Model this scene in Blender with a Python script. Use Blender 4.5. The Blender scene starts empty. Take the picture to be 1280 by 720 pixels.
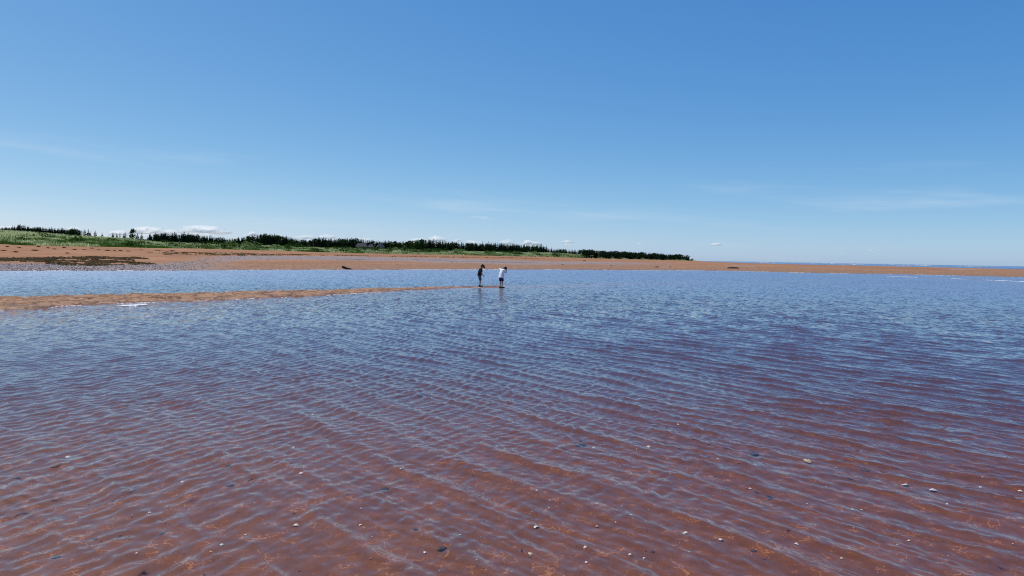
import bpy, bmesh, math, random
import numpy as np
from mathutils import Matrix, Vector, Quaternion, noise as mnoise

# ------------------------------------------------------------------ camera
SC = bpy.context.scene
COL = SC.collection
W0, H0, FPX = 1280.0, 720.0, 924.0          # photograph's frame and focal length in its pixels
CAM_H = 1.60
PITCH = math.atan(38.0 / FPX)               # looking a little down
ROLL = math.atan(0.0171)                    # horizon falls to the right
cR, sR, cP, sP = math.cos(ROLL), math.sin(ROLL), math.cos(PITCH), math.sin(PITCH)
cam = bpy.data.cameras.new('camera')
cam.sensor_width = 36.0
cam.lens = FPX / W0 * 36.0
cam.clip_start, cam.clip_end = 0.05, 90000.0
cam_o = bpy.data.objects.new('camera', cam)
COL.objects.link(cam_o)
right, up, fwd = Vector((1, 0, 0)), Vector((0, sP, cP)), Vector((0, cP, -sP))
r_, u_ = right * cR + up * sR, -right * sR + up * cR
M = Matrix((r_, u_, -fwd)).transposed().to_4x4()
M.translation = (0, 0, CAM_H)
cam_o.matrix_world = M
SC.camera = cam_o

# ------------------------------------------------------------------ light
SUN_EL, SUN_AZ = math.radians(60), math.radians(-66)     # azimuth clockwise from straight ahead (+Y): high on the left
world = bpy.data.worlds.new('World')
SC.world = world
world.use_nodes = True
wn, wl = world.node_tree.nodes, world.node_tree.links
wn.clear()
sky = wn.new('ShaderNodeTexSky'); sky.sky_type = 'NISHITA'
sky.sun_disc = False
sky.sun_elevation, sky.sun_rotation = SUN_EL, SUN_AZ
sky.altitude, sky.air_density, sky.dust_density, sky.ozone_density = 0, 0.5, 0.5, 3.0
# the camera's colour response, the same over the whole dome: (sky / 10) ^ exponent * gain, channel by channel
def wvec(op, a, v):
    n = wn.new('ShaderNodeVectorMath'); n.operation = op; wl.new(a, n.inputs[0]); n.inputs[1].default_value = v; return n.outputs[0]
resp = wvec('MULTIPLY', wvec('POWER', wvec('MULTIPLY', sky.outputs[0], (.1, .1, .1)), (1.249, .788, .394)), (15.07, 10.8, 9.52))
# faint streaks of cirrus all round the dome
tcw = wn.new('ShaderNodeTexCoord')
sepw = wn.new('ShaderNodeSeparateXYZ'); wl.new(tcw.outputs['Generated'], sepw.inputs[0])
def wmath(op, a, b=None, c=None, clamp=False):
    n = wn.new('ShaderNodeMath'); n.operation = op; n.use_clamp = clamp
    for i, x in enumerate((a, b, c)):
        if x is None: continue
        if isinstance(x, (int, float)): n.inputs[i].default_value = x
        else: wl.new(x, n.inputs[i])
    return n.outputs[0]
comb = wn.new('ShaderNodeCombineXYZ')
wl.new(wmath('MULTIPLY', sepw.outputs['X'], 2.4), comb.inputs[0]); wl.new(wmath('MULTIPLY', sepw.outputs['Y'], 2.4), comb.inputs[1])
wl.new(wmath('MULTIPLY_ADD', sepw.outputs['Z'], 26.0, wmath('MULTIPLY', sepw.outputs['X'], 1.5)), comb.inputs[2])
nzw = wn.new('ShaderNodeTexNoise'); nzw.inputs['Scale'].default_value = 1.0; nzw.inputs['Detail'].default_value = 5
nzw.inputs['Roughness'].default_value = 0.55
wl.new(comb.outputs[0], nzw.inputs['Vector'])
mrw = wn.new('ShaderNodeMapRange'); mrw.interpolation_type = 'SMOOTHSTEP'
mrw.inputs[1].default_value, mrw.inputs[2].default_value = 0.53, 0.78
mrw.inputs[3].default_value, mrw.inputs[4].default_value = 0.0, 0.36
wl.new(nzw.outputs[0], mrw.inputs[0])
mixw = wn.new('ShaderNodeMix'); mixw.data_type = 'RGBA'
lowband = wn.new('ShaderNodeMapRange'); lowband.interpolation_type = 'SMOOTHSTEP'; wl.new(sepw.outputs['Z'], lowband.inputs[0])
lowband.inputs[1].default_value, lowband.inputs[2].default_value, lowband.inputs[3].default_value, lowband.inputs[4].default_value = .09, .16, 1.0, 0.0
wl.new(wmath('MULTIPLY', mrw.outputs[0], lowband.outputs[0]), mixw.inputs[0])
wl.new(resp, mixw.inputs[6])
mixw.inputs[7].default_value = (6.6, 7.6, 8.6, 1)
bg = wn.new('ShaderNodeBackground'); bg.inputs['Strength'].default_value = 0.10
wl.new(mixw.outputs[2], bg.inputs['Color'])
wo = wn.new('ShaderNodeOutputWorld'); wl.new(bg.outputs[0], wo.inputs[0])

sun = bpy.data.lights.new('sun', 'SUN'); sun.energy = 4.0; sun.angle = math.radians(0.53); sun.color = (1.0, 0.95, 0.87)
sun_o = bpy.data.objects.new('sun', sun); COL.objects.link(sun_o)
sdir = Vector((math.sin(SUN_AZ) * math.cos(SUN_EL), math.cos(SUN_AZ) * math.cos(SUN_EL), math.sin(SUN_EL)))
sun_o.rotation_euler = sdir.to_track_quat('Z', 'Y').to_euler()
sun_o.location = sdir * 200

vs = SC.view_settings
SC.display_settings.display_device = 'sRGB'
vs.view_transform, vs.look, vs.gamma, vs.exposure, vs.use_curve_mapping = 'Standard', 'None', 1.0, 0.0, False
cy = SC.cycles
cy.use_denoising = False
cy.filter_width = 1.1
cy.max_bounces, cy.diffuse_bounces, cy.glossy_bounces = 8, 2, 3
cy.transparent_max_bounces = 48
cy.sample_clamp_indirect = 6.0

# ------------------------------------------------------------------ helpers
rng = np.random.default_rng(7)
random.seed(7)

def hor(u): return 322.0 + 0.0171 * (u - 640.0)
def ray(u, v):
    x, y = u - W0 / 2, H0 / 2 - v
    xl, yl = x * cR - y * sR, x * sR + y * cR
    return right * xl + up * yl + fwd * FPX
def at_z(u, v, z=0.0):
    d = ray(u, v); t = (z - CAM_H) / d.z
    return Vector((0, 0, CAM_H)) + d * t
def at_y(u, v, Y):
    d = ray(u, v); return Vector((0, 0, CAM_H)) + d * (Y / d.y)
def u_to_k(u):                               # slope X/Y of an image column (at the horizon)
    d = ray(u, hor(u)); return d.x / d.y

def hash2(ix, iy, seed):
    h = (ix.astype(np.int64) * 374761393 + iy.astype(np.int64) * 668265263 + seed * 1442695041) & 0x7fffffff
    h = ((h ^ (h >> 13)) * 1274126177) & 0x7fffffff
    return ((h ^ (h >> 16)) & 0xffff) / 65535.0
def vnoise(x, y, seed=0):
    x, y = np.asarray(x, float), np.asarray(y, float)
    ix, iy = np.floor(x), np.floor(y)
    fx, fy = x - ix, y - iy
    fx, fy = fx * fx * fx * (fx * (fx * 6 - 15) + 10), fy * fy * fy * (fy * (fy * 6 - 15) + 10)
    a, b = hash2(ix, iy, seed), hash2(ix + 1, iy, seed)
    c, d = hash2(ix, iy + 1, seed), hash2(ix + 1, iy + 1, seed)
    return (a + (b - a) * fx) * (1 - fy) + (c + (d - c) * fx) * fy
def fbm(x, y, seed=0, o=4):
    s, a, t = 0, 1.0, 0
    for i in range(o):
        s = s + a * vnoise(x * 2 ** i + 17.3 * i, y * 2 ** i - 9.1 * i, seed + i); t += a; a *= 0.5
    return s / t
def sstep(a, b, x):
    t = np.clip((x - a) / (b - a), 0, 1); return t * t * (3 - 2 * t)

def mesh_np(name, co, faces, smooth=False):
    me = bpy.data.meshes.new(name)
    co = np.asarray(co, np.float32); faces = np.asarray(faces, np.int32)
    n = faces.shape[1]
    me.vertices.add(len(co)); me.vertices.foreach_set('co', co.ravel())
    me.loops.add(faces.size); me.loops.foreach_set('vertex_index', faces.ravel())
    me.polygons.add(len(faces)); me.polygons.foreach_set('loop_start', np.arange(0, faces.size, n, dtype=np.int32))
    me.update(calc_edges=True)
    me.polygons.foreach_set('use_smooth', np.full(len(faces), smooth))
    return me
def fattr(me, name, vals):
    a = me.attributes.new(name, 'FLOAT', 'POINT'); a.data.foreach_set('value', np.asarray(vals, np.float32))
def cattr(me, name, vals):
    v = np.asarray(vals, np.float32)
    if v.shape[1] == 3: v = np.concatenate([v, np.ones((len(v), 1), np.float32)], 1)
    a = me.attributes.new(name, 'FLOAT_COLOR', 'POINT'); a.data.foreach_set('color', v.ravel())
def link(name, me, mat=None, parent=None):
    o = bpy.data.objects.new(name, me); COL.objects.link(o)
    if mat is not None and me is not None and not me.materials: me.materials.append(mat)
    if parent is not None: o.parent = parent
    return o
def tag(o, label=None, cat=None, group=None, kind=None):
    if label: o['label'] = label
    if cat: o['category'] = cat
    if group: o['group'] = group
    if kind: o['kind'] = kind
    return o
def empty(name, loc, rz=0, s=1.0):
    o = bpy.data.objects.new(name, None); COL.objects.link(o)
    o.location = loc; o.rotation_euler = (0, 0, rz); o.scale = (s, s, s) if not hasattr(s, '__len__') else s
    o.empty_display_size = 0.2
    return o

class NT:
    """small helper for a node material"""
    def __init__(self, name):
        self.m = bpy.data.materials.new(name); self.m.use_nodes = True
        self.n, self.l = self.m.node_tree.nodes, self.m.node_tree.links
        self.n.clear(); self.out = self.n.new('ShaderNodeOutputMaterial')
    def put(self, s, x):
        if isinstance(x, bpy.types.NodeSocket): self.l.new(x, s)
        elif hasattr(x, '__len__') and len(x) == 3 and s.type == 'RGBA': s.default_value = (*x, 1)
        else: s.default_value = x
    def node(self, t, ins=None, **kw):
        nd = self.n.new(t)
        for k, v in kw.items(): setattr(nd, k, v)
        for k, v in (ins or {}).items(): self.put(nd.inputs[k], v)
        return nd
    def math(self, op, a, b=None, c=None, clamp=False):
        nd = self.node('ShaderNodeMath', operation=op, use_clamp=clamp)
        for i, x in enumerate((a, b, c)):
            if x is not None: self.put(nd.inputs[i], x)
        return nd.outputs[0]
    def mix(self, f, a, b):
        nd = self.node('ShaderNodeMix', data_type='RGBA'); self.put(nd.inputs[0], f); self.put(nd.inputs[6], a); self.put(nd.inputs[7], b)
        return nd.outputs[2]
    def ramp(self, x, a, b, lo=0.0, hi=1.0):
        nd = self.node('ShaderNodeMapRange', interpolation_type='SMOOTHSTEP'); self.put(nd.inputs[0], x)
        for i, v in zip((1, 2, 3, 4), (a, b, lo, hi)): nd.inputs[i].default_value = v
        return nd.outputs[0]
    def noise(self, scale, detail=4, rough=0.55, vec=None, dist=0.0):
        nd = self.node('ShaderNodeTexNoise'); nd.inputs['Scale'].default_value = scale; nd.inputs['Detail'].default_value = detail
        nd.inputs['Roughness'].default_value = rough; nd.inputs['Distortion'].default_value = dist
        self.l.new(vec if vec is not None else self.pos(), nd.inputs['Vector']); return nd.outputs[0]
    def pos(self):
        if not hasattr(self, '_g'): self._g = self.n.new('ShaderNodeNewGeometry')
        return self._g.outputs['Position']
    def obj(self): return self.node('ShaderNodeTexCoord').outputs['Object']
    def scaled(self, v, s, rot=0.0):
        nd = self.node('ShaderNodeMapping'); self.l.new(v, nd.inputs[0]); nd.inputs['Scale'].default_value = s
        nd.inputs['Rotation'].default_value = (0, 0, rot); return nd.outputs[0]
    def attr(self, name, col=False):
        nd = self.node('ShaderNodeAttribute', attribute_name=name); return nd.outputs['Color' if col else 'Fac']
    def bump(self, h, dist, strength=1.0):
        nd = self.node('ShaderNodeBump'); self.l.new(h, nd.inputs['Height']); nd.inputs['Distance'].default_value = dist
        nd.inputs['Strength'].default_value = strength; return nd.outputs[0]
    def bsdf(self, color, rough=0.8, normal=None, spec=0.3, **kw):
        nd = self.node('ShaderNodeBsdfPrincipled'); self.put(nd.inputs['Base Color'], color); self.put(nd.inputs['Roughness'], rough)
        self.put(nd.inputs['Specular IOR Level'], spec)
        if normal is not None: self.l.new(normal, nd.inputs['Normal'])
        for k, v in kw.items(): self.put(nd.inputs[k], v)
        return nd.outputs[0]
    def done(self, sh): self.l.new(sh, self.out.inputs[0]); return self.m

def simple(name, color, rough=0.8, var=0.25, scale=8.0, spec=0.3, bump=0.0):
    t = NT(name); o = t.obj(); n = t.noise(scale, 4, 0.6, o)
    c2 = tuple(c * (1 - var) for c in color); c3 = tuple(min(1, c * (1 + var)) for c in color)
    nm = t.bump(n, bump) if bump else None
    return t.done(t.bsdf(t.mix(t.ramp(n, 0.3, 0.7), c2, c3), rough, nm, spec))

# ------------------------------------------------------------------ terrain profile: shore, beach, bank, along image columns, at real distances
# column: u, then (v, distance) of lower beach, wet flats, foot of the grass, crest of the bank, then (distance, z) behind; shore given by v alone
def zz(u, v, D): return at_y(u, v, D).z
COLS = [
    # u     shore_v     lower beach   flats        grass foot     crest         behind
    (-700, None, [(34, 0), (44, .4), (50, .7), (70, 2.0), (120, 7.5), (260, 7.5)]),
    (-300, None, [(43, 0), (53, .4), (60, .7), (84, 2.1), (145, 7.3), (300, 7.0)]),
    (0,    339.0, [(330.0, 62), (322.0, 76), (306.0, 108), (289.3, 185)], (330, 6.0)),
    (50,   338.8, [(330.5, 64), (322.0, 80), (307.2, 116), (292.3, 195)], (330, 5.8)),
    (100,  338.7, [(331.0, 67), (322.0, 86), (308.2, 126), (296.0, 205)], (340, 5.6)),
    (150,  338.6, [(331.0, 71), (322.0, 96), (309.0, 142), (299.0, 220)], (350, 5.4)),
    (200,  338.5, [(330.0, 75), (321.0, 110), (310.3, 160), (303.6, 238)], (360, 4.8)),
    (260,  338.0, [(327.5, 88), (320.0, 135), (311.0, 185), (305.8, 262)], (380, 4.8)),
    (320,  337.5, [(325.0, 100), (319.3, 170), (312.7, 210), (307.6, 290)], (400, 5.0)),
    (450,  337.4, [(326.5, 120), (320.4, 200), (316.6, 240), (312.0, 320)], (420, 4.6)),
    (560,  337.2, [(329.0, 128), (322.8, 215), (318.6, 270), (314.4, 360)], (480, 4.8)),
    (640,  337.0, [(331.0, 135), (325.0, 230), (320.3, 300), (316.4, 400)], (520, 4.8)),
    (690,  337.0, [(331.3, 145), (326.5, 250), (321.2, 390), (316.4, 470)], (600, 5.5)),
    (735,  337.3, [(331.0, 170), (327.0, 300), (322.8, 560), (319.0, 620)], (760, 4.5)),
    (780,  337.8, [(331.5, 170), (327.5, 320), (324.0, 680), (321.5, 730)], (860, 3.8)),
    (840,  338.0, [(331.5, 178), (328.2, 310), (325.3, 760), (323.5, 810)], (920, 3.0)),
    (868,  338.0, [(331.5, 180), (328.5, 300), (326.2, 800), (325.4, 850)], (930, 1.5)),
    (885,  338.3, [(332.0, 180), (329.0, 290), (327.0, 520)], (720, 0.0), (860, -1.5)),
    (930,  339.0, [(333.0, 180), (329.9, 280), (328.8, 340)], (480, 0.0), (650, -1.5)),
    (1000, 341.0, [(334.0, 170), (331.6, 230), (330.6, 280)], (400, 0.0), (560, -2.0)),
    (1100, 342.4, [(336.0, 165), (333.6, 215), (332.6, 260)], (380, 0.0), (540, -2.0)),
    (1280, 346.5, [(340.2, 150), (338.0, 190), (336.8, 235)], (330, 0.0), (500, -2.0)),
    (1700, None, [(95, 0), (125, .45), (160, .6), (200, .65), (290, 0.0), (450, -2.0)]),
    (2300, None, [(80, 0), (105, .45), (140, .6), (180, .65), (260, 0.0), (420, -2.0)]),
]
KK, DD, ZZ = [], [], []
for c in COLS:
    u = c[0]; KK.append(u_to_k(u))
    if c[1] is None:
        pts = c[2]
    else:
        s = at_z(u, c[1], 0.0)
        pts = [(s.y, 0.0)] + [(D, zz(u, v, D)) for v, D in c[2]] + list(c[3:])
    DD.append([p[0] for p in pts]); ZZ.append([p[1] for p in pts])
KK, DD, ZZ = np.array(KK), np.array(DD), np.array(ZZ)
NKN = DD.shape[1]
# sandbar between the two waters: near edge, far edge, height of its back
BAR = [(-700, 14.0, 17.5, .16), (-300, 16.6, 21.0, .15), (0, 19.45, 23.9, .12), (100, 21.1, 25.7, .11), (200, 22.9, 27.6, .10), (300, 25.3, 30.0, .085), (400, 28.4, 32.8, .07),
       (500, 33.3, 36.6, .05), (560, 36.8, 39.6, .03), (600, 38.6, 41.2, .010), (640, 38.9, 42.4, -.004), (690, 41.0, 44.5, -.012), (740, 44.5, 48.0, -.06), (800, 49.0, 52.5, -.16), (900, 56, 60, -.30), (2300, 60, 64, -.34)]
BK = np.array([u_to_k(b[0]) for b in BAR]); BN = np.array([b[1] for b in BAR]); BF = np.array([b[2] for b in BAR]); BZ = np.array([b[3] for b in BAR])
# tidal pools on the flats: u, distance, half width in columns, half depth in metres, level
POOLS = [(585, 168, 85, 17, None), (455, 150, 40, 16, None), (829, 152, 9, 7.0, None), (925, 196, 21, 8.0, None), (775, 205, 95, 8.5, None), (1190, 185, 60, 5, None)]

def knots(k):
    d = np.stack([np.interp(k, KK, DD[:, i]) for i in range(NKN)]); z = np.stack([np.interp(k, KK, ZZ[:, i]) for i in range(NKN)])
    return d, z

def terrain_raw(X, Y):
    Yp = np.maximum(Y, 0.05)
    k = np.clip(X / Yp, KK[0], KK[-1])
    D = np.where(Y > 0.05, Y, -1.0)
    d, z = knots(k)
    wob = (fbm(X * 0.06, Y * 0.06, 3, 3) - 0.5)
    Dw = D + wob * np.clip(D * 0.03, 0, 5.0)
    h = np.full(X.shape, -0.10)
    # land
    for i in range(NKN - 1):
        t = (Dw - d[i]) / (d[i + 1] - d[i]); m = (t >= 0) & (t <= 1)
        ts = t * 0.75 + 0.25 * t * t * (3 - 2 * t)
        h = np.where(m, z[i] + (z[i + 1] - z[i]) * ts, h)
    h = np.where(Dw > d[-1], np.where(z[-1] < 0, np.maximum(z[-1] - (Dw - d[-1]) * 0.006, -9.0), z[-1]), h)
    # water side: bed, sandbar, channel
    bn, bf, bz = (np.interp(k, BK, a) for a in (BN, BF, BZ))
    wb = (fbm(X * 0.35, Y * 0.35, 11, 4) - 0.5) * 1.6 * np.clip(bz / .05, .25, 1)
    Db = D + wb
    near = -0.105 - 0.05 * (fbm(X * 0.12, Y * 0.12, 5, 2) - 0.5) - 0.21 * sstep(4.2, 15, np.hypot(X, Y) + 2.0 * (fbm(X * .2, Y * .2, 9, 2) - .5))
    tb = (Db - bn) / (bf - bn)
    be = np.minimum(bz, 0.0)
    bar = be + np.maximum(bz, 0) * np.clip(np.sin(np.clip(tb, 0, 1) * math.pi), 0, 1) ** 0.6
    dn = bn - Db
    side_n = near + (be - near) * np.exp(-np.clip(dn, 0, 50) / 2.2)
    s = np.clip((Db - bf) / np.maximum(d[0] - bf, 1), 0, 1)
    cd = np.interp(k, [u_to_k(-300), u_to_k(300), u_to_k(620), u_to_k(900), u_to_k(1280)], [-.75, -.75, -.6, -.5, -.45])
    chan = cd * np.clip(np.minimum(s / 0.35, (1 - s) / 0.14), 0, 1) ** 0.7
    chan = np.minimum(chan, be * np.clip(1 - s / .35, 0, 1))
    wet = np.where(Db < bn, side_n, np.where(Db > bf, chan, bar))
    # low bar off the right-hand spit
    kb = sstep(u_to_k(1090), u_to_k(1170), k)
    lc = np.interp(k, [u_to_k(1090), u_to_k(1280), u_to_k(1700)], [98, 77, 66])
    wet = wet + np.maximum(0.008 - wet, 0) * kb * np.exp(-((D - lc + wob * 4) / 2.6) ** 2)
    h = np.where((Dw < d[0]) | (D < 0), np.where(D < 0.3, near, wet), h)
    return h, k, Dw, d, z, tb

def pool_shape(p, X, Y):
    u, D, hu, hd, _ = p
    k0 = u_to_k(u); x0, y0 = k0 * D, D
    wx = abs(u_to_k(u + hu) - u_to_k(u - hu)) * D / 2
    n = fbm(X * 0.11, Y * 0.11, int(u), 3) - 0.5
    return np.sqrt(((X - x0) / wx) ** 2 + ((Y - y0) / hd) ** 2) + n * 0.55, (x0, y0, wx, hd)
def pool_level(p):
    k0 = u_to_k(p[0]); f = lambda D: float(terrain_raw(np.array([k0 * D]), np.array([float(D)]))[0][0])
    return f(p[1] - p[3] * 0.55) - 0.015
PLEV = [pool_level(p) for p in POOLS]

def terrain(X, Y, fine=True):
    h, k, Dw, d, z, tb = terrain_raw(X, Y)
    land = (Dw > d[0]) & (Y > 0)
    for p, lv in zip(POOLS, PLEV):
        e, _ = pool_shape(p, X, Y)
        near_side = (Y < p[1])
        rim = lv + 0.03
        h = np.where((e < 1.35) & land & near_side, np.maximum(h, rim * sstep(1.35, 1.0, e) + h * (1 - sstep(1.35, 1.0, e))), h)
        h = np.where(e < 1.0, np.minimum(h, lv - 0.12 * sstep(1.0, 0.7, e) + 0.02), h)
    g = (Dw - d[2]) / np.maximum(d[3] - d[2], 1)
    bank = (Dw - d[3]) / np.maximum(d[4] - d[3], 1)
    isveg = (z[4] > 1.0) & (Dw > d[3])
    if fine:
        # relief of the dry and the wet sand
        b = (tb > 0) & (tb < 1)
        lump = (fbm(X * 2.2, Y * 2.2, 21, 3) - 0.5)
        h = h + np.where(b, lump * 0.10 * np.clip(h / 0.04, 0, 1), 0)
        foot = sstep(0.66, 0.78, vnoise(X * 3.1, Y * 2.4, 33))
        h = h - np.where(b, foot * 0.06 * np.clip(h / 0.05, 0, 1), 0)
        h = h + np.where(land & ~isveg, (fbm(X * 0.25, Y * 0.25, 41, 4) - 0.5) * 0.12 * np.clip(h / 0.3, 0, 1), 0)
        h = h + np.where(isveg, (fbm(X * 0.07, Y * 0.07, 51, 4) - 0.5) * np.clip(bank, 0, 1) * np.clip(1.3 - bank, .3, 1) * 1.2, 0)
        r = np.hypot(X, Y)
        rp = 1 - sstep(14, 22, r)
        wv = np.sin((X * 0.55 + Y * 0.83) * 2 * math.pi / 0.13 + 5.5 * fbm(X * 1.1, Y * 1.1, 61, 2) * 2) * 0.5 + 0.5
        patch = sstep(0.42, 0.66, fbm(X * 0.55, Y * 0.55, 71, 3))
        h = h + np.where(~land & (h < -0.02), rp * (0.013 * wv * patch + 0.030 * (fbm(X * 0.8, Y * 0.8, 81, 4) - 0.5)), 0)
    veg = np.where(isveg, sstep(-0.02, 0.05, bank + (fbm(X * 0.12, Y * 0.12, 91, 3) - 0.5) * 0.25), 0)
    # grey shingle: strip along the left shore, then the flats
    un = (k - u_to_k(0)) / (u_to_k(1280) - u_to_k(0)) * 1280
    t01 = (Dw - d[0]) / np.maximum(d[1] - d[0], 1); t12 = (Dw - d[1]) / np.maximum(d[2] - d[1], 1)
    nz = fbm(X * 0.16, Y * 0.16, 101, 3) - 0.5
    gr = np.where(un < 330, sstep(330, 190, un + nz * 60) * sstep(1.25, .9, t01 + nz * .5), 0)
    gr = np.maximum(gr, sstep(225, 300, un + nz * 50) * sstep(900, 700, un) * sstep(0.0, .16, t12 + nz * .25) * sstep(1.0, .82, t12 + nz * .2))
    gr = np.where(land, gr, 0)
    return h, veg, gr

def H(x, y): return float(terrain(np.array([float(x)]), np.array([float(y)]))[0][0])
def hit(u, v, lo=2.0, hi=1500.0, fine=True):
    """first point of the ground that image point (u, v) looks at"""
    Dn = np.geomspace(lo, hi, 500); dr = ray(u, v)
    X = Dn * dr.x / dr.y; z = CAM_H + Dn * dr.z / dr.y
    h = terrain(X, Dn, fine)[0]
    i = int(np.argmax(h >= z)) if (h >= z).any() else len(Dn) - 1
    if i > 0:
        a, b = (z - h)[i - 1], (z - h)[i]; t = a / (a - b) if a != b else 0
        D = Dn[i - 1] + (Dn[i] - Dn[i - 1]) * min(max(t, 0), 1)
    else: D = Dn[0]
    return Vector((D * dr.x / dr.y, D, CAM_H + D * dr.z / dr.y))
def on_column(u, D):
    k = u_to_k(u); return k * D, D

# ------------------------------------------------------------------ sheets: rings round the camera's standing place, finer where the waves are near
def polar(nf, ring):
    th = np.concatenate([np.linspace(-math.pi, -1.1, 26)[:-1], np.linspace(-1.1, -0.74, 22)[:-1], np.linspace(-0.74, 0.74, nf), np.linspace(0.74, 1.1, 22)[1:], np.linspace(1.1, math.pi, 26)[1:-1]])
    T, R = np.meshgrid(th, ring)
    X, Y = R * np.sin(T), R * np.cos(T)
    nr, nt = X.shape
    i = np.arange(nr - 1)[:, None] * nt; j = np.arange(nt)[None, :]; jn = (j + 1) % nt
    f = np.stack([i + j, i + jn, i + nt + jn, i + nt + j], -1).reshape(-1, 4)
    return X, Y, f
def rings(spec):
    out = [spec[0][0]]; r = spec[0][0]
    for (a, b, fn) in spec:
        while r < b:
            r = r + fn(r); out.append(r)
    return np.array(out)

# ground
ring = rings([(0.4, 3.0, lambda r: .12), (3, 9, lambda r: .03), (9, 19, lambda r: .03 + (r - 9) * .012), (19, 46, lambda r: .13), (46, 140, lambda r: .55), (140, 1000, lambda r: r * .0062), (1000, 60000, lambda r: r * .12)])
X, Y, F = polar(560, ring)
h, veg, gr = terrain(X, Y)
gme = mesh_np('ground', np.stack([X, Y, h], -1).reshape(-1, 3), F, True)
fattr(gme, 'veg', veg.ravel()); fattr(gme, 'shingle', gr.ravel())
t = NT('red_sand')
p = t.pos(); sx = t.node('ShaderNodeSeparateXYZ', {0: p}); zpos = sx.outputs[2]
n1, n2, n3 = t.noise(0.09, 5, .6), t.noise(1.6, 5, .65), t.noise(38, 4, .7)
n4 = t.noise(7.0, 5, .6)
dry = t.mix(t.ramp(n1, .35, .65), (.300, .136, .057), (.355, .170, .075))
dry = t.mix(t.ramp(n2, .42, .75, 0, .45), dry, (.40, .215, .108))
wetc = t.mix(t.ramp(n4, .3, .7), (.135, .046, .016), (.205, .072, .024))
wetc = t.mix(t.ramp(n2, .52, .74, 0, .6), wetc, (.100, .037, .016))
# painted caustics: sunlight focused by ripples, put into the bed colour as pale filaments
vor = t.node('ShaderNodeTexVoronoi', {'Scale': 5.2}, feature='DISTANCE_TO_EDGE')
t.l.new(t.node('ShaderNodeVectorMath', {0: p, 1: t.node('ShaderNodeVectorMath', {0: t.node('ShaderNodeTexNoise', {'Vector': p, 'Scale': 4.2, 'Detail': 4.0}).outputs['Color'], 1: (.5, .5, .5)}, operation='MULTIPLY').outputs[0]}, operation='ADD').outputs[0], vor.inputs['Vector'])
caustic_lines = t.math('MULTIPLY', t.ramp(vor.outputs['Distance'], .0, .030, 1, 0), t.ramp(n4, .46, .60))
wetc = t.mix(t.math('MULTIPLY', caustic_lines, .85), wetc, (.46, .20, .085))
bandv = t.node('ShaderNodeCombineXYZ', {0: t.math('MULTIPLY', sx.outputs[0], .035), 1: t.math('MULTIPLY', sx.outputs[1], .035), 2: t.math('MULTIPLY', zpos, 5.0)}).outputs[0]
bands = t.noise(1.0, 4, .65, bandv)
dry = t.mix(t.ramp(bands, .40, .70, 0, .75), dry, (.235, .100, .046))
dry = t.mix(t.ramp(bands, .42, .30, 0, .5), dry, (.42, .235, .125))
zn = t.math('MULTIPLY_ADD', t.math('SUBTRACT', n2, .5), .10, zpos)
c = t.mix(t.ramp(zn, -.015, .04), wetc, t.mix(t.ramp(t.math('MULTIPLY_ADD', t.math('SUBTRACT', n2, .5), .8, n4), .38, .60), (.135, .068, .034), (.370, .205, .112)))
c = t.mix(t.ramp(zn, .03, .75), c, dry)
sh = t.mix(t.ramp(n3, .35, .62), (.12, .10, .10), (.36, .32, .32))
sh = t.mix(t.ramp(n2, .40, .62, 0, .6), sh, (.28, .17, .13))
c = t.mix(t.math('MULTIPLY', t.attr('shingle'), .85), c, sh)
vg = t.mix(t.ramp(t.noise(.5, 5, .6), .35, .65), (.070, .115, .028), (.200, .235, .090))
c = t.mix(t.attr('veg'), c, vg)
nm = t.bump(t.math('ADD', t.math('MULTIPLY', n3, .25), t.math('MULTIPLY', n2, 1.0)), .03, .6)
rough = t.ramp(zn, .0, .12, .55, .92)
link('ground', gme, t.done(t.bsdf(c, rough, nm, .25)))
tag(bpy.data.objects['ground'], 'red sand of the shallow bed, the sandbar and the beach', kind='structure')

# ------------------------------------------------------------------ water
ring = rings([(0.4, 2.9, lambda r: .06), (2.9, 7, lambda r: .0135), (7, 18, lambda r: .0135 + (r - 7) * .0030), (18, 45, lambda r: .05 + (r - 18) * .0055), (45, 140, lambda r: .2 + (r - 45) * .007), (140, 560, lambda r: r * .02), (560, 1500, lambda r: 4 + (r - 560) * .004), (1500, 60000, lambda r: r * .10)])
X, Y, F = polar(600, ring)
R = np.hypot(X, Y)
hb = terrain(X, Y, False)[0]
depth = np.clip(-hb, 0, 20)
sp = np.maximum(np.gradient(R, axis=0), R * (1.48 / 600))
hA = np.zeros_like(X); hB = np.zeros_like(X); hC = np.zeros_like(X)
wx = X + 0.5 * (fbm(X * .35, Y * .35, 201, 3) - .5); wy = Y + 0.5 * (fbm(X * .35, Y * .35, 211, 3) - .5)
def train(n, l0, l1, ang, spread, slope, seed):
    rr = np.random.default_rng(seed); out = np.zeros_like(X); ws = []
    for i in range(n):
        lam = l0 * (l1 / l0) ** ((i + rr.random()) / n); a = math.radians(ang + rr.normal() * spread); ws.append((lam, a, rr.random() * 6.283))
    for lam, a, ph in ws:
        kk = 2 * math.pi / lam; amp = slope / kk * math.sqrt(2.0 / n)
        fade = sstep(2.6, 5.0, lam / sp)
        out += amp * fade * np.sin(kk * (wx * math.cos(a) + wy * math.sin(a)) + ph)
    return out
hA = train(30, .10, .56, 37, 12, .135, 1)
hB = train(20, .08, .24, -28, 14, .110, 2)
hC = train(18, .05, .13, 15, 60, .082, 3)
hD = train(12, .7, 1.8, 42, 18, .016, 4) + train(22, .30, .9, 62, 24, .050, 5) * sstep(12, 34, R) * sstep(420, 180, R) + train(14, 11, 20, 75, 22, .13, 6) * sstep(420, 640, R)
mA = .70 + .5 * sstep(.30, .70, fbm(X * .16 + 3, Y * .16, 221, 3)) * sstep(-6, 3, X + .25 * Y - 1)
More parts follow.
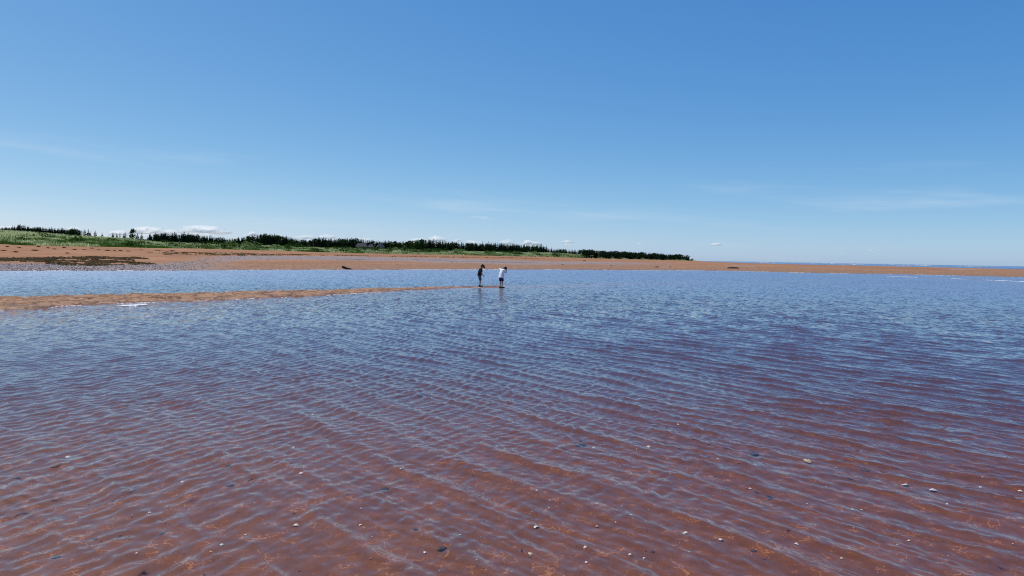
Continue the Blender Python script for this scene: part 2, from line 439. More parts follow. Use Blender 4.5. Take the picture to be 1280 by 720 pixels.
mB = .60 + .6 * sstep(.35, .65, fbm(X * .22, Y * .22 + 8, 231, 3)) * (1 - .75 * sstep(-3, 4, X))
mC = .55 + .9 * fbm(X * .5, Y * .5, 241, 2)
hA = hA * mA; hA = hA + 28.0 * (hA * hA - (hA * hA).mean()) 
z = (hA + hB * mB + hC * mC + hD) * np.clip(depth / .05, .12, 1)
z = np.where(R > 60000, 0, z)
wme = mesh_np('water', np.stack([X, Y, z], -1).reshape(-1, 3), F, True)
fattr(wme, 'depth', depth.ravel())
t = NT('clear_shallow_water')
p = t.pos()
sx = t.node('ShaderNodeSeparateXYZ', {0: p})
dist = t.node('ShaderNodeVectorMath', {0: p}, operation='LENGTH').outputs['Value']
def slopes(scale, rot, amp):
    """slope of small waves as two decorrelated noises, sampled at the point itself"""
    nd = t.node('ShaderNodeTexNoise', {'Vector': t.scaled(p, scale, rot), 'Scale': 1.0, 'Detail': 2.0, 'Roughness': .6})
    v = t.node('ShaderNodeVectorMath', {0: nd.outputs['Color'], 1: (.5, .5, .5)}, operation='SUBTRACT').outputs[0]
    v = t.node('ShaderNodeVectorMath', {0: v, 1: (1, 1, 0)}, operation='MULTIPLY').outputs[0]
    return t.node('ShaderNodeVectorMath', {0: v, 'Scale': amp}, operation='SCALE').outputs[0]
def vadd(a, b): return t.node('ShaderNodeVectorMath', {0: a, 1: b}, operation='ADD').outputs[0]
RC = math.radians(53)
sl = slopes((42, 20, 1), RC, t.ramp(dist, 4, 14, .12, .22))
sl = vadd(sl, slopes((8.0, 3.6, 1), RC, t.ramp(dist, 9, 26, .0, .85)))
sl = vadd(sl, slopes((2.2, .8, 1), RC, t.ramp(dist, 16, 50, .0, .26)))
sl = vadd(sl, slopes((.5, .16, 1), RC, t.ramp(dist, 30, 120, .0, .20)))
nm = t.node('ShaderNodeVectorMath', {0: vadd(t._g.outputs['Normal'], sl)}, operation='NORMALIZE').outputs[0]
fr = t.node('ShaderNodeFresnel', {'IOR': 1.333, 'Normal': nm}).outputs[0]
dp = t.attr('depth')
att = t.math('SUBTRACT', 1.0, t.math('EXPONENT', t.math('MULTIPLY', t.math('MAXIMUM', t.math('SUBTRACT', dp, .07), 0.0), -2.4)))
tr = t.node('ShaderNodeBsdfTransparent', {'Color': (.97, .96, .95)}).outputs[0]
deep = t.node('ShaderNodeBsdfDiffuse', {'Color': (.046, .052, .108)}).outputs[0]
body = t.node('ShaderNodeMixShader', {0: att, 1: tr, 2: deep}).outputs[0]
gl = t.node('ShaderNodeBsdfGlossy', {'Color': (1, 1, 1), 'Roughness': t.ramp(dist, 8, 60, .03, .26), 'Normal': nm}).outputs[0]
wat = link('water', wme, t.done(t.node('ShaderNodeMixShader', {0: fr, 1: body, 2: gl}).outputs[0]))
tag(wat, 'clear rippled shallow water over red sand, reaching the sea', kind='structure')

# ------------------------------------------------------------------ plants: shared shapes
def quad_cloud(cents, size, rg, flat=0.0):
    """small leaf faces, each turned its own way"""
    n = len(cents)
    a = rg.normal(size=(n, 3)); a[:, 2] *= (1 - flat); a /= np.linalg.norm(a, axis=1)[:, None]
    b = np.cross(a, rg.normal(size=(n, 3))); b /= np.linalg.norm(b, axis=1)[:, None]
    s = size * (0.6 + 0.8 * rg.random((n, 1)))
    v = np.stack([cents - a * s, cents + b * s * .55, cents + a * s, cents - b * s * .55], 1).reshape(-1, 3)
    f = np.arange(4 * n).reshape(-1, 4)
    return v, f
def spruce_np(seed, levels=15, width=.20, sparse=0.0):
    rg = np.random.default_rng(seed); V, F = [], []
    lean = rg.normal(size=2) * .015
    for i in range(levels):
        z = .10 + .88 * (i + rg.random() * .6) / levels
        R = width * (1.02 - z) ** .85 * (0.75 + .5 * rg.random())
        nb = 9 if z < .7 else 6
        a0 = rg.random() * 6.28
        for b in range(nb):
            if rg.random() < sparse: continue
            a = a0 + 6.283 * b / nb + rg.normal() * .25; L = R * (.65 + .6 * rg.random()) + .008
            dx, dy = math.cos(a), math.sin(a); px, py = -dy, dx
            w = L * .34 + .006; dr = -.10 * L - .02 * rg.random(); zz0 = z + .015; th = .035 + .25 * L
            base = len(V)
            ox, oy = lean[0] * z, lean[1] * z
            V += [(ox, oy, zz0), (ox + dx * L * .55 + px * w, oy + dy * L * .55 + py * w, zz0 + dr * .3), (ox + dx * L, oy + dy * L, zz0 + dr), (ox + dx * L * .55 - px * w, oy + dy * L * .55 - py * w, zz0 + dr * .3),
                  (ox + dx * L * .45, oy + dy * L * .45, zz0 - th), (ox + dx * L * .9, oy + dy * L * .9, zz0 + dr - th * .6)]
            F += [(base, base + 1, base + 2, base + 3), (base, base + 4, base + 5, base + 2)]
    base = len(V)
    V += [(-.006, 0, .93), (.006, 0, .93), (lean[0], lean[1], 1.0), (0, .006, .93)]; F += [(base, base + 1, base + 2, base + 3)]
    return np.array(V), np.array(F)
def round_np(seed, n=420, rx=.30, z0=.25, tall=.72):
    rg = np.random.default_rng(seed); C = []
    lobes = [(rg.normal() * rx * .45, rg.normal() * rx * .45, z0 + tall * (.15 + .7 * rg.random()), rx * (.38 + .3 * rg.random())) for _ in range(9)]
    lobes.append((0, 0, z0 + tall * .78, rx * .5))
    for i in range(n):
        x, y, z, r = lobes[i % len(lobes)]
        d = rg.normal(size=3); d /= np.linalg.norm(d); q = r * (.55 + .5 * rg.random())
        C.append((x + d[0] * q, y + d[1] * q, min(1.0, z + d[2] * q * .85)))
    return quad_cloud(np.array(C), .055, rg)
def trunk_np(seed, limbs, r=.018, top=.9):
    rg = np.random.default_rng(seed); V, F = [], []
    def tube(p0, p1, r0, r1):
        p0, p1 = np.array(p0, float), np.array(p1, float); d = p1 - p0; d /= np.linalg.norm(d)
        a = np.cross(d, (0.3, 1, .1)); a /= np.linalg.norm(a); b = np.cross(d, a); base = len(V)
        for p, rr in ((p0, r0), (p1, r1)):
            for k in range(6): V.append(p + rr * (a * math.cos(k * 1.0472) + b * math.sin(k * 1.0472)))
        for k in range(6): F.append((base + k, base + (k + 1) % 6, base + 6 + (k + 1) % 6, base + 6 + k))
    tube((0, 0, -.06), (0.004, 0, .35), r, r * .75); tube((.004, 0, .35), (0, .003, top), r * .75, r * .12)
    for i in range(limbs):
        z = .25 + .45 * rg.random(); a = rg.random() * 6.28; L = .12 + .12 * rg.random()
        tube((0, 0, z), (math.cos(a) * L, math.sin(a) * L, z + L * .8), r * .45, r * .1)
    return np.array(V), np.array(F)
def foliage_mat(name, c0, c1):
    t = NT(name); oi = t.node('ShaderNodeObjectInfo').outputs['Random']
    n = t.noise(.9, 4, .6); n2 = t.noise(9.0, 3, .6, t.obj())
    c = t.mix(t.math('MULTIPLY_ADD', n2, .9, t.math('MULTIPLY_ADD', oi, .5, -.35), clamp=True), c0, c1)
    c = t.mix(t.ramp(n, .4, .7, 0, .35), c, tuple(x * 1.2 for x in c1))
    d = t.node('ShaderNodeBsdfDiffuse', {'Color': c}).outputs[0]; tl = t.node('ShaderNodeBsdfTranslucent', {'Color': c}).outputs[0]
    return t.done(t.node('ShaderNodeMixShader', {0: .25, 1: d, 2: tl}).outputs[0])
M_SPRUCE = foliage_mat('spruce_needles', (.013, .026, .013), (.030, .050, .020))
M_BROAD = foliage_mat('broad_leaves', (.022, .045, .012), (.055, .095, .026))
M_BARK = simple('bark', (.075, .060, .050), .9, .35, 30)
M_DEAD = simple('weathered_wood', (.16, .145, .135), .9, .3, 20)
M_SHRUB_D = foliage_mat('dark_shrub_leaves', (.022, .050, .010), (.060, .115, .022))
M_SHRUB_L = foliage_mat('pale_shrub_leaves', (.12, .19, .055), (.24, .32, .12))
SPRUCE = [mesh_np('spruce_crown', *spruce_np(300 + i, 15, .15 + .03 * (i % 3))) for i in range(6)]
ROUND = [mesh_np('broadleaf_crown', *round_np(400 + i)) for i in range(4)]
DEADC = [mesh_np('bare_crown', *spruce_np(500 + i, 11, .10, .62)) for i in range(2)]
TRUNK_S = mesh_np('trunk', *trunk_np(1, 0)); TRUNK_B = mesh_np('trunk', *trunk_np(2, 5, .022, .7))
for m_ in SPRUCE: m_.materials.append(M_SPRUCE)
for m_ in ROUND: m_.materials.append(M_BROAD)
for m_ in DEADC: m_.materials.append(M_DEAD)
TRUNK_S.materials.append(M_BARK); TRUNK_B.materials.append(M_BARK)

TOPV = np.array([(-120, 276), (-40, 281), (0, 284), (12, 282.5), (25, 279), (36, 282), (50, 282.5), (70, 284), (85, 284.5), (97, 285), (104, 289), (140, 291), (182, 291), (200, 289.5), (216, 290), (235, 290.5), (250, 293), (268, 295),
    (285, 296), (300, 296), (311, 293), (330, 291), (346, 292), (357, 293.5), (367, 296), (378, 298.5), (386, 299), (398, 295), (408, 297), (430, 297), (445, 296.5), (462, 299.5), (472, 300), (482, 299.5), (490, 300), (511, 300), (520, 297.5),
    (536, 297.5), (546, 299), (562, 300.5), (580, 301.5), (594, 302.5), (606, 302), (620, 303), (642, 303), (656, 305), (676, 304.5), (683, 307), (690, 310), (706, 310), (716, 311), (726, 311), (736, 311.5), (752, 313), (770, 313.2), (790, 314), (802, 314.3), (822, 315.5),
    (836, 317.3), (850, 317), (858, 319), (864, 322), (871, 325.2)], float)
def topv(u): return float(np.interp(u, TOPV[:, 0], TOPV[:, 1]))
CRD = lambda u: float(np.interp(u_to_k(u), KK, DD[:, 4]))
def plant_spot(u, D):
    x, y = on_column(u, D); return Vector((x, y, H(x, y)))
def tree(u, D, vtop, kind, label, cat, group, rg, wmul=1.0):
    b = plant_spot(u, D); h = max(1.5, at_y(u, vtop, D).z - b.z)
    r = empty({'s': 'spruce_tree', 'b': 'broadleaf_tree', 'd': 'dead_tree', 'p': 'pine_tree'}[kind], b, rg.random() * 6.28, (h * wmul, h * wmul, h))
    tag(r, label, cat, group)
    me = {'s': SPRUCE, 'b': ROUND, 'd': DEADC, 'p': ROUND}[kind]
    link('crown', me[int(rg.integers(len(me)))], None, r)
    link('trunk', TRUNK_B if kind in 'bp' else TRUNK_S, None, r)
    return r
STRETCH = [(-60, 101, 'in the short dark row along the crest of the green bank', 'trees along the crest of the green bank'),
           (101, 184, 'standing apart where the treeline breaks above the green bank', 'trees where the treeline breaks'),
           (184, 300, 'in the dense treeline just right of the break', 'trees just right of the break'),
           (300, 440, 'in the tall spiky clump before the grey cottages', 'trees in the tall spiky clump'),
           (440, 487, 'rising behind the grey cottage roofs', 'trees behind the cottages'),
           (487, 686, 'in the treeline beyond the cottages, ending behind the two boys', 'trees beyond the cottages'),
           (686, 738, 'on the low step of woods before the headland', 'trees before the headland')]
rg = np.random.default_rng(42)
u = -55.0
while u < 738:
    st = next(s_ for s_ in STRETCH if s_[0] <= u < s_[1])
    gap = 101 <= u < 184
    if not gap:
        D = CRD(u) * (1.10 + .16 * rg.random()) if not (440 < u < 487) else CRD(u) * (1.18 + .12 * rg.random())
        big = rg.random() < .5
        vt = topv(u) + (rg.normal() * .7 if big else 1.0 + 3.0 * rg.random())
        x = rg.random()
        pb = .20 if u > 300 else .05
        kind = 'd' if (x > .94 and 300 < u < 470) else ('b' if x < pb else 's')
        nm_ = {'s': 'dark pointed spruce', 'b': 'round-crowned leafy tree', 'd': 'thin bare dead spruce'}[kind]
        tree(u, D, vt - (1.2 if kind == 'd' else 0) + (1.5 if kind == 'b' else 0), kind, nm_ + ' ' + st[2], 'tree', nm_ + ' ' + st[3], rg, (.95 if kind == 's' else 1.0) * (.8 + .45 * rg.random()))
    u += (2.5 if u < 300 else 3.1) * (.6 + .8 * rg.random())
for i, (uu, vt, kd) in enumerate([(106, 286.5, 's'), (110.5, 286, 's'), (113, 289, 's'), (119, 288, 's'), (128, 290.5, 's'), (141, 290, 's'), (146, 291, 's'), (150, 288.8, 'd'), (155, 291, 's'), (157, 287.5, 'd'), (172, 291, 's'), (177, 290.5, 's')]):
    nm_ = {'s': 'small dark spruce', 'd': 'thin bare dead spruce'}[kd]
    tree(uu, CRD(uu) * 1.12, vt, kd, nm_ + ' standing apart where the treeline breaks above the green bank', 'tree', nm_ + ' ' + STRETCH[1][3], rg, 1.3)
tree(165.5, CRD(165) * 1.1, 285.3, 'p', 'lone flat-topped dark pine, the tallest tree where the treeline breaks', 'tree', None, rg, .85).children[0].data = ROUND[1]

# the wood behind, and the wooded headland: one mass each
def wood(name, label, spots, kinds, mat):
    Vs, Fs, off = [], [], 0
    lib = [spruce_np(600 + i, 11, .19) for i in range(4)] + [round_np(620 + i, 170) for i in range(3)]
    for (x, y, z, h, w, kd, a) in spots:
        v, f = lib[kd]; ca, sa = math.cos(a), math.sin(a)
        q = np.stack([(v[:, 0] * ca - v[:, 1] * sa) * h * w + x, (v[:, 0] * sa + v[:, 1] * ca) * h * w + y, v[:, 2] * h + z], 1)
        Vs.append(q); Fs.append(f + off); off += len(v)
    me = mesh_np(name, np.concatenate(Vs), np.concatenate(Fs)); return tag(link(name, me, mat), label, kind='stuff')
sp_ = []
for i in range(1550):
    uu = -60 + 800 * rg.random()
    if 101 < uu < 186: continue
    D = CRD(uu) * (1.20 + .22 * rg.random()); b = plant_spot(uu, D)
    h = max(2.0, at_y(uu, topv(uu) + .4 + 3.2 * rg.random(), D).z - b.z)
    sp_.append((b.x, b.y, b.z, h, .95 + .3 * rg.random(), int(rg.integers(7)) if rg.random() < .25 else int(rg.integers(4)), rg.random() * 6.28))
wood('forest', 'dark mixed wood massed behind the front trees of the treeline', sp_, None, M_SPRUCE)
sp_ = []
for i in range(520):
    uu = 728 + 138 * rg.random() ** .95; D3_ = float(np.interp(u_to_k(uu), KK, DD[:, 3])); D = D3_ + (CRD(uu) * 1.10 - D3_) * rg.random(); b = plant_spot(uu, D)
    h = max(1.2, at_y(uu, topv(uu) + 4.5 * rg.random() ** 1.3, D).z - b.z)
    sp_.append((b.x, b.y, b.z - .4, h + .4, 1.1 + .4 * rg.random(), int(rg.integers(7)), rg.random() * 6.28))
wood('forest', 'dark low wood covering the distant headland down to the sand', sp_, None, M_SPRUCE)

# ------------------------------------------------------------------ bank: grass and shrubs
def bank_spot(uu, tt):
    k = u_to_k(uu); d3, d4 = float(np.interp(k, KK, DD[:, 3])), float(np.interp(k, KK, DD[:, 4]))
    return k, d3 + (d4 - d3) * tt
N = 30000
uu = -70 + 830 * rg.random(N) ** .85; tt = rg.random(N) * 1.22
kk_ = np.interp(uu, np.linspace(-100, 800, 200), [u_to_k(q) for q in np.linspace(-100, 800, 200)])
D3, D4 = np.interp(kk_, KK, DD[:, 3]), np.interp(kk_, KK, DD[:, 4])
D = D3 + (D4 - D3) * tt; X_, Y_ = kk_ * D, D
hz, vg_, _ = terrain(X_, Y_)
ok = (vg_ > .35 + .3 * rg.random(N)); X_, Y_, hz, tt = X_[ok], Y_[ok], hz[ok], tt[ok]; N = len(X_)
nb = 5
pa = fbm(X_ * .10, Y_ * .10, 301, 3); pb_ = fbm(X_ * .35, Y_ * .35, 311, 3)
lush = np.clip((pa - .5) * 4.0 + (pb_ - .5) * 3.0 + (tt - .45) * 1.0 + .52, 0, 1)
Vg = np.zeros((N, nb, 3, 3)); ang = rg.random((N, nb)) * 6.283
hh = (.22 + .36 * rg.random((N, nb))) * (0.6 + .8 * pb_[:, None]); ww = .10 + .10 * rg.random((N, nb)); le = .35 * hh
bx, by = X_[:, None] + rg.normal(size=(N, nb)) * .22, Y_[:, None] + rg.normal(size=(N, nb)) * .22
la = rg.random((N, nb)) * 6.283
Vg[..., 0, 0], Vg[..., 0, 1], Vg[..., 0, 2] = bx - np.cos(ang) * ww, by - np.sin(ang) * ww, hz[:, None] - .05
Vg[..., 1, 0], Vg[..., 1, 1], Vg[..., 1, 2] = bx + np.cos(ang) * ww, by + np.sin(ang) * ww, hz[:, None] - .05
Vg[..., 2, 0], Vg[..., 2, 1], Vg[..., 2, 2] = bx + np.cos(la) * le, by + np.sin(la) * le, hz[:, None] + hh
gm = mesh_np('grass', Vg.reshape(-1, 3), np.arange(N * nb * 3).reshape(-1, 3))
c0, c1 = np.array((.085, .160, .028)), np.array((.64, .65, .32))
gc = c0 + (c1 - c0) * lush[:, None] * (.75 + .5 * rg.random((N, 1)))
cattr(gm, 'tint', np.repeat(gc, nb * 3, 0))
t = NT('dune_grass'); c = t.attr('tint', True)
d = t.node('ShaderNodeBsdfDiffuse', {'Color': c}).outputs[0]; tl = t.node('ShaderNodeBsdfTranslucent', {'Color': c}).outputs[0]
tag(link('grass', gm, t.done(t.node('ShaderNodeMixShader', {0: .42, 1: d, 2: tl}).outputs[0])), 'green dune grass covering the bank between beach and trees', kind='stuff')

def shrub_np(seed):
    rg2 = np.random.default_rng(seed); C = []
    lobes = [(rg2.normal() * .28, rg2.normal() * .28, .22 + .25 * rg2.random(), .20 + .12 * rg2.random()) for _ in range(6)]
    for i in range(170):
        x, y, z, r = lobes[i % 6]; d = rg2.normal(size=3); d /= np.linalg.norm(d); q = r * (.6 + .5 * rg2.random())
        C.append((x + d[0] * q, y + d[1] * q, max(.02, z + d[2] * q * .9)))
    return quad_cloud(np.array(C), .07, rg2)
SHR = [shrub_np(700 + i) for i in range(5)]
SH_D = [mesh_np('shrub_foliage', *s_) for s_ in SHR]; SH_L = [mesh_np('shrub_foliage', *s_) for s_ in SHR]
for m_ in SH_D: m_.materials.append(M_SHRUB_D)
for m_ in SH_L: m_.materials.append(M_SHRUB_L)
for i in range(120):
    q = rg.random(); uu_ = 700 * rg.random() ** 1.1
    tt_ = (.03 + .95 * rg.random()); k, D_ = bank_spot(uu_, tt_)
    x, y = k * D_, D_; hz_, vv, _ = terrain(np.array([x]), np.array([y]))
    if vv[0] < .5: continue
    dark = rg.random() < (.75 if tt_ < .5 or uu_ > 200 else .45)
    seg = 'at the near end of the bank, over the seaweed' if uu_ < 200 else ('on the bank before the tall spiky trees' if uu_ < 440 else 'on the far thin end of the bank, beyond the cottages')
    s_ = (.8 + 1.3 * rg.random()) * (1.0 if uu_ < 260 else 1.35)
    r = empty('shrub', (x, y, float(hz_[0]) - .05), rg.random() * 6.28, (s_ * 1.9, s_ * 1.9, s_ * 1.1))
    tag(r, ('dark green' if dark else 'pale green') + ' rounded shrub ' + seg, 'shrub', ('dark' if dark else 'pale') + ' shrubs ' + seg)
    link('foliage', (SH_D if dark else SH_L)[int(rg.integers(5))], None, r); link('stem', TRUNK_B, None, r).scale = (1, 1, .45)

# ------------------------------------------------------------------ cottages among the trees
M_SHINGLE = simple('grey_cedar_shingle', (.07, .064, .068), .9, .25, 3.0)
M_ROOFG = simple('weathered_grey_roof', (.060, .055, .060), .9, .2, 2.5)
M_TRIM = simple('grey_trim', (.25, .24, .23), .8, .1, 2)
M_PANE = simple('dark_window_glass', (.02, .025, .03), .1, .1, 1, .5)
def box(bm, x0, x1, y0, y1, z0, z1):
    vs_ = [bm.verts.new(q) for q in ((x0, y0, z0), (x1, y0, z0), (x1, y1, z0), (x0, y1, z0), (x0, y0, z1), (x1, y0, z1), (x1, y1, z1), (x0, y1, z1))]
    for f in ((3, 2, 1, 0), (4, 5, 6, 7), (0, 1, 5, 4), (1, 2, 6, 5), (2, 3, 7, 6), (3, 0, 4, 7)): bm.faces.new([vs_[i] for i in f])
def bm_obj(name, bm, mat, parent=None, bevel=0):
    me = bpy.data.meshes.new(name); bm.to_mesh(me); bm.free(); return link(name, me, mat, parent)
def cottage(uc, wpx, vridge, label, hip, rz, D):
    b = plant_spot(uc, D); Wd = wpx / FPX * D; top = at_y(uc, vridge, D).z; hh_ = max(2.6, top - b.z); wl_ = hh_ * .52; dp_ = Wd * .7
    r = empty('cottage', b, rz); tag(r, label, 'cottage', 'grey cottages among the trees')
    bm = bmesh.new(); box(bm, -Wd / 2 * .93, Wd / 2 * .93, -dp_ / 2 * .9, dp_ / 2 * .9, -1, wl_); bm_obj('wall', bm, M_SHINGLE, r)
    bm = bmesh.new(); rr_ = Wd * (.5 - hip)
    P = [bm.verts.new(q) for q in ((-Wd / 2, -dp_ / 2, wl_ - .12), (Wd / 2, -dp_ / 2, wl_ - .12), (Wd / 2, dp_ / 2, wl_ - .12), (-Wd / 2, dp_ / 2, wl_ - .12), (-rr_, 0, hh_), (rr_, 0, hh_))]
    for f in ((0, 1, 5, 4), (2, 3, 4, 5), (1, 2, 5), (3, 0, 4), (3, 2, 1, 0)): bm.faces.new([P[i] for i in f])
    ro = bm_obj('roof', bm, M_ROOFG, r)
    bm = bmesh.new(); box(bm, Wd * .12, Wd * .12 + .5, .1, .6, hh_ * .8, hh_ + .35); bm_obj('chimney', bm, M_TRIM, ro)
    for xw in (-.28, .28):
        bm = bmesh.new(); box(bm, Wd * xw - .42, Wd * xw + .42, -dp_ / 2 * .9 - .05, -dp_ / 2 * .9, .55, 1.35); w = bm_obj('window', bm, M_TRIM, r)
        bm = bmesh.new(); box(bm, Wd * xw - .34, Wd * xw + .34, -dp_ / 2 * .9 - .07, -dp_ / 2 * .9 - .03, .62, 1.28); bm_obj('pane', bm, M_PANE, w)
    bm = bmesh.new(); box(bm, -.4, .4, -dp_ / 2 * .9 - .05, -dp_ / 2 * .9, 0, min(1.9, wl_ - .2)); bm_obj('door', bm, M_TRIM, r)
cottage(452, 15, 304.0, 'wide grey cottage with a long ridge, first of the three among the trees', .17, .1, 345)
cottage(463.5, 9, 305.6, 'small grey cottage with a low roof between the other two', .3, -.1, 352)
cottage(475.5, 10, 303.8, 'grey cottage with a steep roof, the one farthest from the wide cottage', .42, .3, 345)

# ------------------------------------------------------------------ shingle stones, seaweed, driftwood
def octa(cx, cy, cz, rx, ry, rz, rot=None, col=None):
    n = len(cx); base = np.array([(1, 0, 0), (0, 1, 0), (-1, 0, 0), (0, -1, 0), (0, 0, 1), (0, 0, -1)], float)
    a = rot if rot is not None else np.zeros(n); ca, sa = np.cos(a)[:, None], np.sin(a)[:, None]
    bx_, by_ = base[None, :, 0] * rx[:, None], base[None, :, 1] * ry[:, None]
    v = np.stack([cx[:, None] + bx_ * ca - by_ * sa, cy[:, None] + bx_ * sa + by_ * ca, cz[:, None] + base[None, :, 2] * rz[:, None]], -1)
    f = np.array([(0, 1, 4), (1, 2, 4), (2, 3, 4), (3, 0, 4), (1, 0, 5), (2, 1, 5), (3, 2, 5), (0, 3, 5)])
    return v.reshape(-1, 3), (f[None] + 6 * np.arange(n)[:, None, None]).reshape(-1, 3)
t = NT('beach_pebbles'); M_PEB = t.done(t.bsdf(t.attr('tint', True), .7, None, .3))
def on_ground(x, y): return terrain(x, y)[0]
N = 22000
uu = -40 + 760 * rg.random(N); kk_ = np.array([u_to_k(q) for q in np.linspace(-60, 760, 100)]); kk_ = np.interp(uu, np.linspace(-60, 760, 100), kk_)
d0, d2 = np.interp(kk_, KK, DD[:, 0]), np.interp(kk_, KK, DD[:, 2])
D = d0 + (d2 - d0) * rg.random(N); X_, Y_ = kk_ * D, D
hz, _, g_ = terrain(X_, Y_); ok = (g_ > .25 + .5 * rg.random(N)) & (hz > .0) & (rg.random(N) < np.where(uu < 260, 1, .35)); X_, Y_, hz = X_[ok], Y_[ok], hz[ok]; N = len(X_)
r_s = .03 + .07 * rg.random(N) ** 3
v, f = octa(X_, Y_, hz + r_s * .25, r_s * (.8 + .5 * rg.random(N)), r_s, r_s * .6, rg.random(N) * 6.28)
pm = mesh_np('gravel', v, f); br = .08 + .5 * rg.random(N) ** 2.2
cattr(pm, 'tint', np.repeat(np.stack([br * 1.05, br * .95, br * .95], 1), 6, 0))
tag(link('gravel', pm, M_PEB), 'grey and white shingle along the shore and over the wet flats', kind='stuff')

def ribbons(n, rx, ry, h, rg2):
    x, y = rg2.normal(size=n) * rx * .45, rg2.normal(size=n) * ry * .45
    a = rg2.random(n) * 6.28; L = .12 + .16 * rg2.random(n); w = .02 + .03 * rg2.random(n); z = h * rg2.random(n) * np.clip(1 - (x / rx) ** 2 - (y / ry) ** 2, .1, 1)
    dx, dy = np.cos(a), np.sin(a)
    v = np.stack([np.stack([x - dy * w, y + dx * w, z], -1), np.stack([x + dy * w, y - dx * w, z], -1), np.stack([x + dx * L + dy * w, y + dy * L - dx * w, z + h * .5 * rg2.random(n)], -1), np.stack([x + dx * L - dy * w, y + dy * L + dx * w, z + h * .3], -1)], 1).reshape(-1, 3)
    return v, np.arange(4 * n).reshape(-1, 4)
t = NT('brown_seaweed'); n = t.noise(6, 4, .6)
M_WEED = t.done(t.bsdf(t.mix(t.ramp(n, .35, .65), (.030, .018, .007), (.13, .080, .028)), .8, None, .08))
# the mats
poly = [((0, 322.6, 327.2), (60, 322.3, 327.6)), ((60, 321.3, 331.5), (118, 321.0, 332.6)), ((118, 321.2, 332.6), (165, 322.0, 331.0)), ((165, 321.6, 324.0), (184, 323.2, 324.0)), ((160, 328.2, 331.5), (192, 329.4, 330.6)), ((205, 315.0, 318.6), (300, 316.4, 319.6)), ((300, 316.5, 319.6), (385, 317.9, 319.2)), ((-60, 322, 327), (0, 322.6, 327.2)), ((400, 318.6, 319.6), (470, 319.4, 320.4)), ((480, 320.0, 320.7), (660, 322.3, 323.0))]
Vs, Fs, off = [], [], 0
PTS = []
for ip, ((ua, a0, a1), (ub, b0, b1)) in enumerate(poly):
    n_ = 26 if ip < 8 else 16
    for q in np.linspace(0, 1, n_):
        u0 = ua + (ub - ua) * q; va, vb = a0 + (b0 - a0) * q, a1 + (b1 - a1) * q
        pa_, pb2 = hit(u0, vb, 40, 900, False), hit(u0, va, 40, 900, False)
        PTS.append((pa_.x, pa_.y, pb2.x, pb2.y, abs(u_to_k(ub) - u_to_k(ua)) * pa_.y / n_, 2.2 if ip < 4 else (1.6 if ip < 8 else .9)))
for (x0, y0, x1, y1, w_, dens) in PTS:
    L_ = max(.5, math.hypot(x1 - x0, y1 - y0)); n_ = int(min(900, dens * L_ * max(w_, .5) * 2.2)) + 4
    q = rg.random(n_); x = x0 + (x1 - x0) * q + rg.normal(size=n_) * w_ * .7; y = y0 + (y1 - y0) * q
    keep = fbm(x * .7, y * .35, 401, 4) > .38 + .22 * rg.random(len(x)); x, y = x[keep], y[keep]
    if not len(x): continue
    z = on_ground(x, y)
    a = rg.random(len(x)) * 6.28; s0 = .14 + .22 * rg.random(len(x)); s1 = .06 + .10 * rg.random(len(x)); s2 = .03 + .10 * rg.random(len(x))
    v, f = octa(x, y, z + .02, s0, s1, s2, a); Vs.append(v); Fs.append(f + off); off += len(v)
tag(link('seaweed', mesh_np('seaweed', np.concatenate(Vs), np.concatenate(Fs)), M_WEED), 'dark brown seaweed mats washed up along the beach', kind='stuff')
# single clumps of wrack higher up
WR = [mesh_np('seaweed_clump', *ribbons(130, .55, .22, .16, np.random.default_rng(800 + i))) for i in range(4)]
for m_ in WR: m_.materials.append(M_WEED)
for (wu, wv, ww_) in [(4, 313.4, 9), (19.4, 315.4, 9), (43, 313.3, 10), (48, 308.6, 6), (24, 309.9, 6), (68, 311.6, 5), (93, 312.3, 6), (80, 309.9, 6), (84, 316.8, 4), (114.6, 310.6, 6), (134, 313.4, 9), (143, 313.8, 5), (150.5, 313.8, 7), (160, 314.2, 4), (176, 312.6, 6), (186.5, 315.4, 10), (196, 313.2, 11), (105, 312.1, 6), (123, 312.4, 5), (9, 308.6, 5), (60, 310.2, 5), (215, 313.8, 9)]:
    p = hit(wu, wv, 40, 500); o = link('seaweed_clump', WR[int(rg.integers(4))]); o.location = (p.x, p.y, H(p.x, p.y) - .01)
    s_ = ww_ / FPX * p.y / 1.1; o.scale = (s_, max(.8, s_ * .9), .5 + .4 * rg.random()); o.rotation_euler = (0, 0, rg.normal() * .15)
    tag(o, 'dark clump of dried seaweed on the dry sand under the green bank', 'seaweed', 'seaweed clumps on the dry sand')

M_LOG = simple('dark_wet_wood', (.030, .022, .017), .7, .4, 14, .3, .02)
def tube_bm(bm, pts, n=10):
    rings_ = []
    for i, (p, r) in enumerate(pts):
        p = Vector(p); d = (Vector(pts[min(i + 1, len(pts) - 1)][0]) - Vector(pts[max(i - 1, 0)][0])).normalized()
        a = d.cross(Vector((0.1, .2, 1))).normalized(); b = d.cross(a)
        rings_.append([bm.verts.new(p + (a * math.cos(k * 2 * math.pi / n) + b * math.sin(k * 2 * math.pi / n)) * r * (1 + .12 * math.sin(k * 3.1 + i * 1.7))) for k in range(n)])
    for r0, r1 in zip(rings_, rings_[1:]):
        for k in range(n): bm.faces.new((r0[k], r0[(k + 1) % n], r1[(k + 1) % n], r1[k]))
    bm.faces.new(rings_[0][::-1]); bm.faces.new(rings_[-1])
p = hit(434, 336.6, 40, 300); L_ = 13 / FPX * p.y; r = empty('driftwood_log', (p.x, p.y, H(p.x, p.y)), .05)
tag(r, 'short dark driftwood log, thick end raised, at the far waterline', 'driftwood')
